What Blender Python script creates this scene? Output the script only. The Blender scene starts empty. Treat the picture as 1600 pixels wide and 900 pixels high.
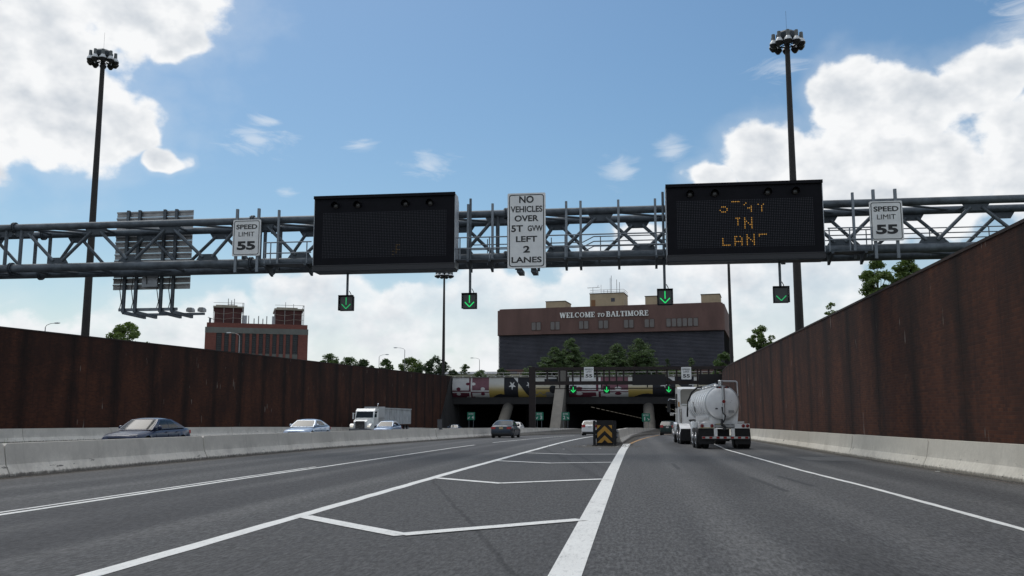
import bpy, bmesh, math, random
import numpy as np
from mathutils import Vector, Matrix
R = math.radians
random.seed(7); rng = np.random.default_rng(7)
sc = bpy.context.scene
COL = sc.collection

# ------------------------------------------------------------------ camera
cam_d = bpy.data.cameras.new('camera'); cam = bpy.data.objects.new('camera', cam_d); COL.objects.link(cam)
cam.location = (0, 0, 1.38)
cam.rotation_euler = (R(90 + 8.09), 0, R(7.5))
cam_d.sensor_width = 36.0
cam_d.lens = 36.0 * 1450 / 1600
cam_d.clip_start = 0.1; cam_d.clip_end = 9000
sc.camera = cam

# ------------------------------------------------------------------ light
SUN_AZ, SUN_EL = -38.0, 60.0            # degrees clockwise from +Y, and above the horizon
sun_d = bpy.data.lights.new('sun', 'SUN'); sun = bpy.data.objects.new('sun', sun_d); COL.objects.link(sun)
sun_d.energy = 1.4; sun_d.angle = R(38); sun_d.color = (1.0, 0.96, 0.90)
sv = Vector((math.sin(R(SUN_AZ)) * math.cos(R(SUN_EL)), math.cos(R(SUN_AZ)) * math.cos(R(SUN_EL)), math.sin(R(SUN_EL))))
sun.rotation_euler = (-sv).to_track_quat('-Z', 'Y').to_euler()
sc.view_settings.view_transform = 'Standard'
sc.view_settings.look = 'None'
sc.view_settings.exposure = 0.0
sc.view_settings.gamma = 1.0
sc.view_settings.use_curve_mapping = False
sc.cycles.max_bounces = 5; sc.cycles.diffuse_bounces = 2; sc.cycles.glossy_bounces = 3

# ------------------------------------------------------------------ sky and clouds
world = bpy.data.worlds.new('World'); sc.world = world; world.use_nodes = True
def build_world():
    nt = world.node_tree; nt.nodes.clear(); N = nt.nodes; L = nt.links
    def nd(t, **k):
        n = N.new(t)
        for a, b in k.items(): setattr(n, a, b)
        return n
    def val(s, x):
        if isinstance(x, (int, float)): s.default_value = x
        elif isinstance(x, tuple): s.default_value = x
        else: L.new(x, s)
    def m(op, a, b=0.0, c=None, clamp=False):
        n = nd('ShaderNodeMath', operation=op, use_clamp=clamp); val(n.inputs[0], a); val(n.inputs[1], b)
        if c is not None: val(n.inputs[2], c)
        return n.outputs[0]
    def vm(op, a, b=None):
        n = nd('ShaderNodeVectorMath', operation=op); val(n.inputs[0], a)
        if b is not None: val(n.inputs[1], b)
        return n.outputs['Value' if op == 'LENGTH' else 'Vector']
    def sstep(x, a, b):
        n = nd('ShaderNodeMapRange', interpolation_type='SMOOTHSTEP'); val(n.inputs[0], x)
        n.inputs[1].default_value = a; n.inputs[2].default_value = b
        return n.outputs[0]
    def noise(v, s, d, r=0.55, dist=0.0):
        n = nd('ShaderNodeTexNoise'); L.new(v, n.inputs['Vector']); n.inputs['Scale'].default_value = s
        n.inputs['Detail'].default_value = d; n.inputs['Roughness'].default_value = r; n.inputs['Distortion'].default_value = dist
        return n.outputs['Fac']
    def mixc(f, a, b):
        n = nd('ShaderNodeMix', data_type='RGBA'); val(n.inputs[0], f); val(n.inputs[6], a); val(n.inputs[7], b)
        return n.outputs[2]
    tc = nd('ShaderNodeTexCoord'); d = vm('NORMALIZE', tc.outputs['Generated'])
    sp = nd('ShaderNodeSeparateXYZ'); L.new(d, sp.inputs[0])
    az = m('MULTIPLY', m('ARCTAN2', sp.outputs[0], sp.outputs[1]), 57.2958)
    el = m('MULTIPLY', m('ARCSINE', sp.outputs[2]), 57.2958)
    cb = nd('ShaderNodeCombineXYZ'); L.new(az, cb.inputs[0]); L.new(el, cb.inputs[1]); uv = cb.outputs[0]
    # warp so that the cloud outlines are ragged
    nw = nd('ShaderNodeTexNoise'); L.new(d, nw.inputs['Vector']); nw.inputs['Scale'].default_value = 11; nw.inputs['Detail'].default_value = 3
    wv = vm('MULTIPLY', vm('SUBTRACT', nw.outputs['Color'], (0.5, 0.5, 0.5)), (5.0, 4.0, 0))
    uvw = vm('ADD', uv, wv)
    blobs = [(-41, 22.5, 12, 9), (-31.0, 24.5, 6.0, 4.6), (-28.0, 21.6, 2.6, 2), (-34.5, 17.2, 5.0, 4), (-30.9, 16.8, 2.8, 2.1), (-29.2, 14.9, 1.3, 1), (-38.5, 13.6, 3.0, 2),
             (8.3, 15.4, 3.0, 2.6), (13.4, 18.7, 2.6, 2.2), (17.0, 17.6, 3.0, 2.8), (20.6, 18.6, 2.8, 2.6), (15.4, 13.6, 6.5, 4.5), (24.5, 14.5, 7, 5), (4.4, 14.0, 1.8, 1.4),
             (-17.0, 4.6, 4.5, 3.2), (-13.3, 5.6, 4, 3.2), (-6.5, 5.6, 6, 4.2), (0.5, 6.5, 6, 4.5), (8, 7.5, 7, 5), (-36, 2.0, 6, 4), (0.4, 11.0, 1.7, 1.4), (-24, 4.4, 5, 3.6), (-19.5, 6.6, 4.4, 3.2), (-30, 3.4, 5.5, 3.6)]
    F = None
    uvs = vm('MULTIPLY', uvw, (1.0, 1.35, 0))
    for (a, e, ra, re) in blobs:
        n = nd('ShaderNodeVectorMath', operation='DISTANCE'); L.new(uvs, n.inputs[0]); n.inputs[1].default_value = (a, e * 1.35, 0)
        rr = (ra + re * 1.35) / 2
        v = m('MULTIPLY_ADD', n.outputs['Value'], -1 / rr, 1.0)
        F = v if F is None else m('MAXIMUM', F, v)
    # broken cloud over the rest of the sky
    far = sstep(m('ABSOLUTE', m('ADD', az, 8.0)), 34, 46); upz = sstep(el, 24, 34)
    F = m('MAXIMUM', F, m('SUBTRACT', m('MULTIPLY', m('MAXIMUM', far, upz), 0.85), 0.75))
    band = m('DIVIDE', m('SUBTRACT', 5.0, el), 9.0)
    F = m('MAXIMUM', F, band)
    st = vm('MULTIPLY', d, (1, 1, 1.35))
    n1 = noise(st, 24, 6, 0.52); nl = noise(st, 15, 4, 0.55); nlb = noise(vm('ADD', st, (0.012, 0.0, 0.016)), 15, 4, 0.55)
    n2 = noise(st, 7, 3, 0.5)
    D = m('ADD', F, m('MULTIPLY', m('SUBTRACT', n1, 0.5), 0.95))
    D = m('ADD', D, m('MULTIPLY', m('SUBTRACT', n2, 0.5), 0.7))
    mask = sstep(D, 0.0, 0.24)
    nlow = noise(st, 11, 5, 0.6)
    low = m('MULTIPLY', m('SUBTRACT', 1.0, sstep(el, 6.0, 13.0)), sstep(nlow, 0.36, 0.62))
    mask = m('MULTIPLY', mask, m('SUBTRACT', 1.0, m('MULTIPLY', low, 0.55)))
    veil = m('MULTIPLY', sstep(D, -0.5, 0.15), 0.20)
    # wisps
    W = None
    for (a, e, ra, re) in [(-23.4, 16.5, 2.4, 1.2), (-22.9, 17.6, 1.3, .5), (-17, 16.6, 1.7, .6), (-12.8, 15.6, 2.3, .9), (-0.6, 15.2, 1.4, 1.3), (2.6, 16.2, 1.2, 1.0), (-21.5, 13.6, .8, .4), (9.5, 20.5, 2.2, .8), (23, 21, 3, 2.5)]:
        t = vm('MULTIPLY', vm('SUBTRACT', uv, (a, e, 0)), (1 / ra, 1 / re, 0))
        v = m('SUBTRACT', 1.0, vm('LENGTH', t)); W = v if W is None else m('MAXIMUM', W, v)
    rot = nd('ShaderNodeMapping'); L.new(d, rot.inputs[0]); rot.inputs['Rotation'].default_value = (0.35, 0.35, 0.0); rot.inputs['Scale'].default_value = (7, 7, 24)
    nwp = noise(rot.outputs[0], 2.2, 6, 0.62, 1.6)
    wis = m('MULTIPLY', sstep(m('ADD', W, m('MULTIPLY', m('SUBTRACT', nwp, 0.5), 2.6)), 0.05, 1.2), 0.48)
    # cloud brightness: relief towards the light, greyer where thick
    relief = m('ADD', m('MULTIPLY', m('SUBTRACT', nl, nlb), 2.6), m('MULTIPLY', m('SUBTRACT', n1, 0.5), 0.35))
    thick = sstep(D, 0.12, 0.75)
    t = m('ADD', m('SUBTRACT', 1.0, m('MULTIPLY', thick, 0.44)), relief)
    t = m('ADD', t, m('MULTIPLY', m('SUBTRACT', n2, 0.5), 0.5), clamp=True)
    ccol = mixc(t, (5.7, 6.2, 6.8, 1), (9.4, 9.5, 9.6, 1))
    sky = nd('ShaderNodeTexSky', sky_type='NISHITA', sun_disc=False)
    sky.sun_elevation = R(SUN_EL); sky.sun_rotation = R(SUN_AZ); sky.altitude = 10
    sky.air_density = 1.1; sky.dust_density = 1.0; sky.ozone_density = 2.6
    hs = nd('ShaderNodeHueSaturation'); L.new(sky.outputs[0], hs.inputs['Color']); hs.inputs['Saturation'].default_value = 1.17; hs.inputs['Value'].default_value = 1.03
    tint = nd('ShaderNodeMix', data_type='RGBA', blend_type='MULTIPLY'); tint.inputs[0].default_value = 1.0; L.new(hs.outputs[0], tint.inputs[6]); tint.inputs[7].default_value = (0.96, 1.03, 0.98, 1)
    c = mixc(veil, tint.outputs[2], (8.0, 8.4, 8.8, 1))
    c = mixc(wis, c, (8.6, 8.9, 9.2, 1))
    c = mixc(mask, c, ccol)
    hz = m('MULTIPLY', m('SUBTRACT', 1.0, sstep(el, 0.0, 13.0)), 0.42)
    c = mixc(hz, c, (8.3, 8.6, 8.9, 1))
    bg = nd('ShaderNodeBackground'); L.new(c, bg.inputs[0]); bg.inputs[1].default_value = 0.10
    out = nd('ShaderNodeOutputWorld'); L.new(bg.outputs[0], out.inputs[0])
build_world()
world.cycles.sampling_method = 'MANUAL'; world.cycles.sample_map_resolution = 256

# ------------------------------------------------------------------ materials
MATS = {}
def mat(name, col, rough=0.6, metal=0.0, var=0.0, vscale=3.0, bump=0.0, bscale=40.0, emit=None, estr=0.0, coat=0.0, spec=0.5, streak=0.0, col2=None):
    if name in MATS: return MATS[name]
    M = bpy.data.materials.new(name); M.use_nodes = True; nt = M.node_tree; N = nt.nodes; L = nt.links
    b = N['Principled BSDF']; b.inputs['Base Color'].default_value = (*col, 1); b.inputs['Roughness'].default_value = rough; b.inputs['Metallic'].default_value = metal
    b.inputs['Specular IOR Level'].default_value = spec
    if coat: b.inputs['Coat Weight'].default_value = coat; b.inputs['Coat Roughness'].default_value = 0.05
    if emit: b.inputs['Emission Color'].default_value = (*emit, 1); b.inputs['Emission Strength'].default_value = estr
    tc = N.new('ShaderNodeTexCoord')
    if var or col2:
        n = N.new('ShaderNodeTexNoise'); n.inputs['Scale'].default_value = vscale; n.inputs['Detail'].default_value = 6; n.inputs['Roughness'].default_value = 0.62
        src = tc.outputs['Object']
        if streak:
            mp = N.new('ShaderNodeMapping'); mp.inputs['Scale'].default_value = (1, 1, streak); L.new(src, mp.inputs[0]); src = mp.outputs[0]
        L.new(src, n.inputs['Vector'])
        mr = N.new('ShaderNodeMapRange'); mr.inputs[1].default_value = 0.3; mr.inputs[2].default_value = 0.7
        L.new(n.outputs['Fac'], mr.inputs[0])
        mx = N.new('ShaderNodeMix'); mx.data_type = 'RGBA'; L.new(mr.outputs[0], mx.inputs[0])
        c2 = col2 if col2 else tuple(c * (1 + var) for c in col)
        mx.inputs[6].default_value = (*[c * (1 - var) for c in col], 1); mx.inputs[7].default_value = (*c2, 1)
        L.new(mx.outputs[2], b.inputs['Base Color'])
    if bump:
        n = N.new('ShaderNodeTexNoise'); n.inputs['Scale'].default_value = bscale; n.inputs['Detail'].default_value = 4
        L.new(tc.outputs['Object'], n.inputs['Vector'])
        bp = N.new('ShaderNodeBump'); bp.inputs['Strength'].default_value = bump; bp.inputs['Distance'].default_value = 0.02
        L.new(n.outputs['Fac'], bp.inputs['Height']); L.new(bp.outputs[0], b.inputs['Normal'])
    MATS[name] = M
    return M

class NG:      # small node-graph helper for the larger materials
    def __init__(s, name):
        s.M = bpy.data.materials.new(name); s.M.use_nodes = True; MATS[name] = s.M
        s.N = s.M.node_tree.nodes; s.L = s.M.node_tree.links; s.b = s.N['Principled BSDF']
        s.tc = s.N.new('ShaderNodeTexCoord').outputs['Object']
        sp = s.N.new('ShaderNodeSeparateXYZ'); s.L.new(s.tc, sp.inputs[0]); s.x, s.y, s.z = sp.outputs
    def v(s, k, x):
        if isinstance(x, (int, float, tuple)): k.default_value = x
        else: s.L.new(x, k)
    def m(s, op, a, b=0.0, c=None, clamp=False):
        n = s.N.new('ShaderNodeMath'); n.operation = op; n.use_clamp = clamp; s.v(n.inputs[0], a); s.v(n.inputs[1], b)
        if c is not None: s.v(n.inputs[2], c)
        return n.outputs[0]
    def xyz(s, a, b, c):
        n = s.N.new('ShaderNodeCombineXYZ'); s.v(n.inputs[0], a); s.v(n.inputs[1], b); s.v(n.inputs[2], c); return n.outputs[0]
    def noise(s, v, sc_, det=5, ro=0.6, dist=0.0):
        n = s.N.new('ShaderNodeTexNoise'); s.v(n.inputs['Vector'], v); n.inputs['Scale'].default_value = sc_; n.inputs['Detail'].default_value = det
        n.inputs['Roughness'].default_value = ro; n.inputs['Distortion'].default_value = dist; return n.outputs['Fac']
    def scale(s, v, k):
        n = s.N.new('ShaderNodeVectorMath'); n.operation = 'MULTIPLY'; s.v(n.inputs[0], v); n.inputs[1].default_value = k; return n.outputs[0]
    def step(s, x, a, b):
        n = s.N.new('ShaderNodeMapRange'); n.interpolation_type = 'SMOOTHSTEP'; s.v(n.inputs[0], x); n.inputs[1].default_value = a; n.inputs[2].default_value = b; return n.outputs[0]
    def mix(s, f, a, b):
        n = s.N.new('ShaderNodeMix'); n.data_type = 'RGBA'; s.v(n.inputs[0], f); s.v(n.inputs[6], a); s.v(n.inputs[7], b); return n.outputs[2]
    def bump(s, h, st, dist=0.02):
        n = s.N.new('ShaderNodeBump'); n.inputs['Strength'].default_value = st; n.inputs['Distance'].default_value = dist; s.L.new(h, n.inputs['Height']); s.L.new(n.outputs[0], s.b.inputs['Normal'])
    def col(s, c): s.L.new(c, s.b.inputs['Base Color'])

def asphalt():
    g = NG('asphalt')
    fine = g.noise(g.tc, 26, 4, 0.85); mid = g.noise(g.tc, 1.1, 5, 0.6); big = g.noise(g.scale(g.tc, (0.25, 0.03, 1)), 1.0, 4)
    streaks = g.noise(g.scale(g.tc, (1.0, 0.04, 1)), 1.6, 5, 0.65)
    base = g.mix(g.step(fine, 0.33, 0.69), (0.026, 0.027, 0.029, 1), (0.138, 0.138, 0.138, 1))
    gr2 = g.noise(g.scale(g.tc, (1, 0.22, 1)), 24, 3, 0.75); gr3 = g.noise(g.scale(g.tc, (1, 0.3, 1)), 9, 3, 0.7)
    base = g.mix(g.m('MULTIPLY', g.step(gr2, 0.36, 0.66), 0.55), base, (0.122, 0.122, 0.122, 1)); base = g.mix(g.m('MULTIPLY', g.step(gr3, 0.5, 0.7), 0.30), base, (0.040, 0.040, 0.042, 1))
    c = g.mix(g.m('MULTIPLY', g.step(streaks, 0.38, 0.66), 0.42), base, (0.050, 0.050, 0.054, 1))
    c = g.mix(g.m('MULTIPLY', g.step(big, 0.35, 0.65), 0.28), c, (0.108, 0.106, 0.104, 1))
    mot = g.noise(g.tc, 5.5, 4, 0.7)
    c = g.mix(g.m('MULTIPLY', g.step(mot, 0.42, 0.68), 0.34), c, (0.042, 0.042, 0.044, 1))
    for xs_ in (-12.2, -7.1, 2.3, 6.9):
        sm = g.m('SUBTRACT', 1.0, g.step(g.m('ABSOLUTE', g.m('ADD', g.m('SUBTRACT', g.x, xs_), g.m('MULTIPLY', g.m('SUBTRACT', mid, 0.5), 0.10))), 0.01, 0.05))
        c = g.mix(g.m('MULTIPLY', sm, 0.0 if xs_ in (2.3, 6.9) else 0.4), c, (0.03, 0.03, 0.031, 1))
    # the newer, darker surfacing of the middle lane and of the hatched wedge
    w = g.m('MULTIPLY', g.m('SUBTRACT', g.noise(g.scale(g.tc, (0, 0.09, 0)), 1.0, 3), 0.5), 1.6)
    xx = g.m('ADD', g.x, w)
    lane = g.m('MULTIPLY', g.step(xx, -9.2, -8.7), g.m('SUBTRACT', 1.0, g.step(xx, -6.6, -5.6)))
    lane = g.m('MULTIPLY', lane, g.m('SUBTRACT', 1.0, g.step(g.y, 50, 75)))
    c = g.mix(g.m('MULTIPLY', lane, 0.60), c, (0.044, 0.044, 0.048, 1))
    wedge = g.m('MULTIPLY', g.step(g.x, -4.8, -4.6), g.m('SUBTRACT', 1.0, g.step(g.x, -0.9, -0.6)))
    c = g.mix(g.m('MULTIPLY', wedge, 0.36), c, (0.050, 0.050, 0.052, 1))
    # oil drip line in the middle of each lane and polished wheel tracks either side of it
    wob = g.m('MULTIPLY', g.m('SUBTRACT', g.noise(g.xyz(0.0, g.m('MULTIPLY', g.y, 0.05), 0.0), 1.0, 3), 0.5), 0.9)
    brk = g.step(g.noise(g.scale(g.tc, (0.5, 0.10, 1)), 1.0, 5, 0.65), 0.30, 0.62)
    for (cx_, st_) in ((-11.9, 0.40), (-7.0, 0.25), (2.15, 0.60), (6.6, 0.45)):
        dx_ = g.m('ABSOLUTE', g.m('ADD', g.m('SUBTRACT', g.x, cx_), wob))
        oil = g.m('SUBTRACT', 1.0, g.step(dx_, 0.12, 0.75))
        c = g.mix(g.m('MULTIPLY', g.m('MULTIPLY', oil, brk), st_), c, (0.030, 0.030, 0.032, 1))
        wt = g.m('SUBTRACT', 1.0, g.step(g.m('ABSOLUTE', g.m('SUBTRACT', dx_, 0.98)), 0.10, 0.45))
        c = g.mix(g.m('MULTIPLY', g.m('MULTIPLY', wt, brk), 0.42), c, (0.150, 0.148, 0.145, 1))
    drip = g.noise(g.tc, 2.3, 5, 0.75)
    c = g.mix(g.m('MULTIPLY', g.step(drip, 0.66, 0.72), 0.45), c, (0.025, 0.025, 0.026, 1))
    # tyre marks across the wedge and a sealed crack
    for (k, off, wd, st) in ((-3.6, 4.6, 0.05, 0.5), (-6.5, 17.0, 0.16, 0.35), (-7.4, 20.5, 0.12, 0.3)):
        lin = g.m('ADD', g.m('ADD', g.y, g.m('MULTIPLY', g.x, -k * 1.0)), g.m('MULTIPLY', g.m('SUBTRACT', mid, 0.5), 0.9))
        dd = g.m('ABSOLUTE', g.m('DIVIDE', g.m('SUBTRACT', lin, off), abs(k)))
        mk = g.m('MULTIPLY', g.m('SUBTRACT', 1.0, g.step(dd, wd * .4, wd)), g.m('MULTIPLY', wedge, st))
        c = g.mix(mk, c, (0.018, 0.018, 0.019, 1))
    # pale dust beside the kerb lines
    for xe in (-14.6, 8.0):
        dd = g.m('ABSOLUTE', g.m('SUBTRACT', g.x, xe))
        c = g.mix(g.m('MULTIPLY', g.m('SUBTRACT', 1.0, g.step(g.m('ADD', dd, g.m('MULTIPLY', mid, 0.6)), 0.3, 0.9)), 0.28), c, (0.16, 0.15, 0.135, 1))
    gr = g.m('ADD', g.m('MULTIPLY', g.step(gr2, 0.30, 0.70), 0.70), g.m('MULTIPLY', g.step(gr3, 0.32, 0.68), 0.24))
    gr = g.m('ADD', gr, 0.50)
    vs_ = g.N.new('ShaderNodeVectorMath'); vs_.operation = 'SCALE'; g.L.new(c, vs_.inputs[0]); g.L.new(gr, vs_.inputs['Scale']); c = vs_.outputs[0]
    g.col(c); g.b.inputs['Roughness'].default_value = 0.86; g.b.inputs['Specular IOR Level'].default_value = 0.35
    g.bump(fine, 0.55, 0.012)
    return g.M
def paint_white(name='road_paint', colr=(0.76, 0.76, 0.73, 1)):
    g = NG(name); gp = g.noise(g.scale(g.tc, (1, 0.22, 1)), 20, 4, 0.75); n = g.noise(g.tc, 30, 4, 0.75); n2 = g.noise(g.scale(g.tc, (1.2, 0.5, 1)), 1.7, 5, 0.7)
    worn = g.m('MAXIMUM', g.m('MULTIPLY', g.step(n, 0.57, 0.70), 0.55), g.step(g.m('ADD', n2, g.m('MULTIPLY', n, 0.35)), 0.80, 0.92))
    c = g.mix(g.m('MULTIPLY', g.step(n2, 0.4, 0.7), 0.30), colr, tuple(x * 0.70 for x in colr[:3]) + (1,))
    c = g.mix(g.m('MULTIPLY', g.step(gp, 0.50, 0.70), 0.45), c, tuple(x * 0.5 for x in colr[:3]) + (1,))
    g.col(g.mix(worn, c, (0.10, 0.10, 0.10, 1))); g.b.inputs['Roughness'].default_value = 0.7
    return g.M
def barrier_concrete(name, base, dark, low):
    g = NG(name); n = g.noise(g.tc, 9, 7, 0.7); st = g.noise(g.scale(g.tc, (1, 0.55, 0.45)), 1.3, 6, 0.65); bl = g.noise(g.tc, 0.5, 4)
    st2 = g.noise(g.scale(g.tc, (1, 2.6, 0.12)), 2.0, 4, 0.6)
    c = g.mix(g.step(n, 0.3, 0.75), base, tuple(x * 1.18 for x in base[:3]) + (1,))
    c = g.mix(g.m('MULTIPLY', g.step(st, 0.46, 0.66), 0.55), c, dark)
    c = g.mix(g.m('MULTIPLY', g.step(st2, 0.58, 0.72), 0.28), c, tuple(x * .7 for x in dark[:3]) + (1,))
    c = g.mix(g.m('MULTIPLY', g.step(bl, 0.5, 0.7), 0.35), c, tuple(x * 1.2 for x in base[:3]) + (1,))
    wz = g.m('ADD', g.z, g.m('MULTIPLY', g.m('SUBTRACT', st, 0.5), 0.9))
    c = g.mix(g.m('MULTIPLY', g.step(wz, 0.20, 0.52), 0.45), c, dark)  # upper faces coloured darker, as if only the lower slope caught the sky
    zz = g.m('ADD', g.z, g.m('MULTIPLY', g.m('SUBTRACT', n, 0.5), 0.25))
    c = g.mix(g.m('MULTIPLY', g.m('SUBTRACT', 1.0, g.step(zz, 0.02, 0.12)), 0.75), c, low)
    # black rubber scuffs
    sc_ = g.noise(g.scale(g.tc, (1, 0.5, 3.0)), 2.2, 5, 0.7)
    c = g.mix(g.m('MULTIPLY', g.step(sc_, 0.635, 0.67), g.m('MULTIPLY', g.m('SUBTRACT', 1.0, g.step(g.z, 0.25, 0.5)), 0.8)), c, (0.05, 0.048, 0.045, 1))
    g.col(c); g.b.inputs['Roughness'].default_value = 0.9; g.bump(n, 0.35, 0.02); return g.M
PANEL = 4.88
def brick_wall(name, bright, j0):
    g = NG(name)
    vec = g.xyz(g.y, g.z, 0.0)
    bt = g.N.new('ShaderNodeTexBrick'); g.L.new(vec, bt.inputs['Vector'])
    bt.inputs['Scale'].default_value = 1.0; bt.inputs['Brick Width'].default_value = 0.30; bt.inputs['Row Height'].default_value = 0.10
    bt.inputs['Mortar Size'].default_value = 0.008; bt.inputs['Mortar Smooth'].default_value = 0.3; bt.inputs['Bias'].default_value = -0.1
    k = bright
    bt.inputs['Color1'].default_value = (0.080 * k, 0.029 * k, 0.0155 * k, 1); bt.inputs['Color2'].default_value = (0.041 * k, 0.0175 * k, 0.012 * k, 1)
    bt.inputs['Mortar'].default_value = (0.056 * k, 0.030 * k, 0.022 * k, 1)
    blot = g.noise(vec, 0.55, 6, 0.65); st = g.noise(g.xyz(g.m('MULTIPLY', g.y, 2.2), g.m('MULTIPLY', g.z, 0.10), 0), 1.0, 6, 0.7)
    c = g.mix(g.m('MULTIPLY', g.step(blot, 0.38, 0.66), 0.5), bt.outputs['Color'], (0.038 * k, 0.017 * k, 0.0125 * k, 1))
    c = g.mix(g.m('MULTIPLY', g.step(st, 0.50, 0.72), 0.55), c, (0.020 * k, 0.012 * k, 0.011 * k, 1))
    # black run-off stains that follow the panel joints
    ph = g.m('FRACT', g.m('DIVIDE', g.m('SUBTRACT', g.y, j0), PANEL))
    dj = g.m('MULTIPLY', g.m('MINIMUM', ph, g.m('SUBTRACT', 1.0, ph)), PANEL)
    dj = g.m('ADD', dj, g.m('MULTIPLY', g.m('SUBTRACT', g.noise(g.xyz(g.m('MULTIPLY', g.y, 0.9), g.m('MULTIPLY', g.z, 0.30), 0), 1.6, 6, 0.7), 0.5), 1.7))
    jn = g.m('SUBTRACT', 1.0, g.step(dj, -0.05, 1.05))
    big = g.noise(g.xyz(g.m('MULTIPLY', g.y, 0.5), g.m('MULTIPLY', g.z, 0.16), 5.0), 1.0, 4, 0.6)
    c = g.mix(g.m('MULTIPLY', g.step(g.m('ADD', big, g.m('MULTIPLY', g.z, 0.035)), 0.48, 0.86), 0.75), c, (0.016 * k, 0.010 * k, 0.009 * k, 1))
    c = g.mix(g.m('MULTIPLY', jn, 0.70), c, (0.0095, 0.0085, 0.0085, 1))
    # lime streaks
    ef = g.noise(g.xyz(g.m('MULTIPLY', g.y, 4.0), g.m('MULTIPLY', g.z, 0.55), 3.0), 1.0, 2, 0.5); ef2 = g.noise(vec, 0.30, 2)
    c = g.mix(g.m('MULTIPLY', g.m('MULTIPLY', g.step(ef, 0.69, 0.72), g.step(ef2, 0.48, 0.58)), 0.7), c, (0.32, 0.28, 0.25, 1))
    g.col(c); g.b.inputs['Roughness'].default_value = 0.93; g.b.inputs['Specular IOR Level'].default_value = 0.2
    g.bump(g.m('SUBTRACT', g.m('MULTIPLY', blot, 0.4), bt.outputs['Fac']), 0.6, 0.015); return g.M
def led_face():
    g = NG('led_matrix')
    def cell(c):
        f = g.m('FRACT', g.m('DIVIDE', c, 0.07)); return g.m('ABSOLUTE', g.m('SUBTRACT', f, 0.5))
    d = g.m('SQRT', g.m('ADD', g.m('POWER', cell(g.x), 2.0), g.m('POWER', cell(g.z), 2.0)))
    n = g.noise(g.scale(g.tc, (14, 14, 14)), 1.0, 2)
    dot = g.m('MULTIPLY', g.m('SUBTRACT', 1.0, g.step(d, 0.17, 0.30)), g.m('ADD', 0.35, n))
    g.col(g.mix(dot, (0.0035, 0.004, 0.006, 1), (0.075, 0.075, 0.09, 1))); g.b.inputs['Roughness'].default_value = 0.6; g.b.inputs['Specular IOR Level'].default_value = 0.15
    return g.M
def leaf_mat(name, c1, c2):
    if name in MATS: return MATS[name]
    g = NG(name); gi = g.N.new('ShaderNodeNewGeometry')
    g.col(g.mix(gi.outputs['Random Per Island'], (*c1, 1), (*c2, 1))); g.b.inputs['Roughness'].default_value = 0.6
    g.b.inputs['Subsurface Weight'].default_value = 0.0
    tr = g.N.new('ShaderNodeBsdfTranslucent'); tr.inputs[0].default_value = (c2[0] * 1.3, c2[1] * 1.5, c2[2], 1)
    mx = g.N.new('ShaderNodeMixShader'); mx.inputs[0].default_value = 0.25
    g.L.new(g.b.outputs[0], mx.inputs[1]); g.L.new(tr.outputs[0], mx.inputs[2]); g.L.new(mx.outputs[0], g.N['Material Output'].inputs[0])
    return g.M
def grad_paint():      # mural panel whose paint runs from white at the top to ochre at the bottom
    g = NG('mural_ochre'); t = g.step(g.z, 6.1, 8.0); n = g.noise(g.tc, 1.5, 4)
    c = g.mix(t, (0.42, 0.30, 0.06, 1), (0.56, 0.56, 0.53, 1)); g.col(g.mix(g.m('MULTIPLY', n, 0.25), c, (0.2, 0.18, 0.12, 1))); g.b.inputs['Roughness'].default_value = 0.8; return g.M

ASPH = asphalt(); PAINT = paint_white(); YELLOW = paint_white('road_paint_yellow', (0.44, 0.235, 0.065, 1))
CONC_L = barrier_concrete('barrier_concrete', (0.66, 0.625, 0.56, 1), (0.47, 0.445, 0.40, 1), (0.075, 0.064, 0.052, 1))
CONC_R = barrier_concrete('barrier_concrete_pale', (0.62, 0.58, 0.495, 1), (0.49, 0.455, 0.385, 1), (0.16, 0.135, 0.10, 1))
BRICK_L = brick_wall('brick_left', 1.22, 53.7); BRICK_R = brick_wall('brick_right', 1.34, 24.2)
LED = led_face(); OCHRE = grad_paint()
STEEL = mat('galvanised_steel', (0.095, 0.113, 0.130), 0.55, 0.35, 0.42, 2.2, 0.1, 20)
STEEL_D = mat('weathered_steel', (0.062, 0.075, 0.088), 0.6, 0.3, 0.3, 1.2)
STEEL_L = mat('pale_galvanised', (0.20, 0.225, 0.25), 0.5, 0.4, 0.2, 2.0)
ALU = mat('bare_aluminium', (0.33, 0.33, 0.33), 0.5, 0.5, 0.25, 2.0)
BLACK = mat('black_cabinet', (0.007, 0.007, 0.010), 0.6, 0, 0.2, 2, spec=0.12)
BLACK2 = mat('black_rubber', (0.013, 0.013, 0.014), 0.8, 0, 0.3, 5)
CABGREY = mat('cabinet_grey', (0.42, 0.45, 0.48), 0.55, 0.1, 0.1, 2)
MASTM = mat('mast_bronze', (0.020, 0.017, 0.016), 0.6, 0.2, 0.3, 0.8)
SIGNW = mat('sign_white', (0.74, 0.75, 0.74), 0.55, 0, 0.09, 1.8)
SIGNK = mat('sign_black', (0.012, 0.012, 0.013), 0.5)
SIGNG = mat('sign_green', (0.005, 0.16, 0.095), 0.5, 0, 0.1, 2)
SIGNW2 = mat('sign_letter_white', (0.6, 0.62, 0.6), 0.5)
GREEN_ON = mat('signal_green', (0.0, 0.3, 0.1), 0.5, emit=(0.03, 1.0, 0.22), estr=0.62)
GREEN_DIM = mat('signal_green_dim', (0.0, 0.3, 0.1), 0.5, emit=(0.06, 0.80, 0.25), estr=0.34)
GREEN_FAR = mat('signal_green_bright', (0.0, 0.3, 0.1), 0.5, emit=(0.03, 1.0, 0.20), estr=0.62)
AMBER = mat('led_amber', (0.3, 0.15, 0.02), 0.5, emit=(1.0, 0.50, 0.10), estr=0.50)
AMBER_DIM = mat('led_amber_dim', (0.12, 0.08, 0.03), 0.5, emit=(1.0, 0.55, 0.2), estr=0.02)
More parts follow.
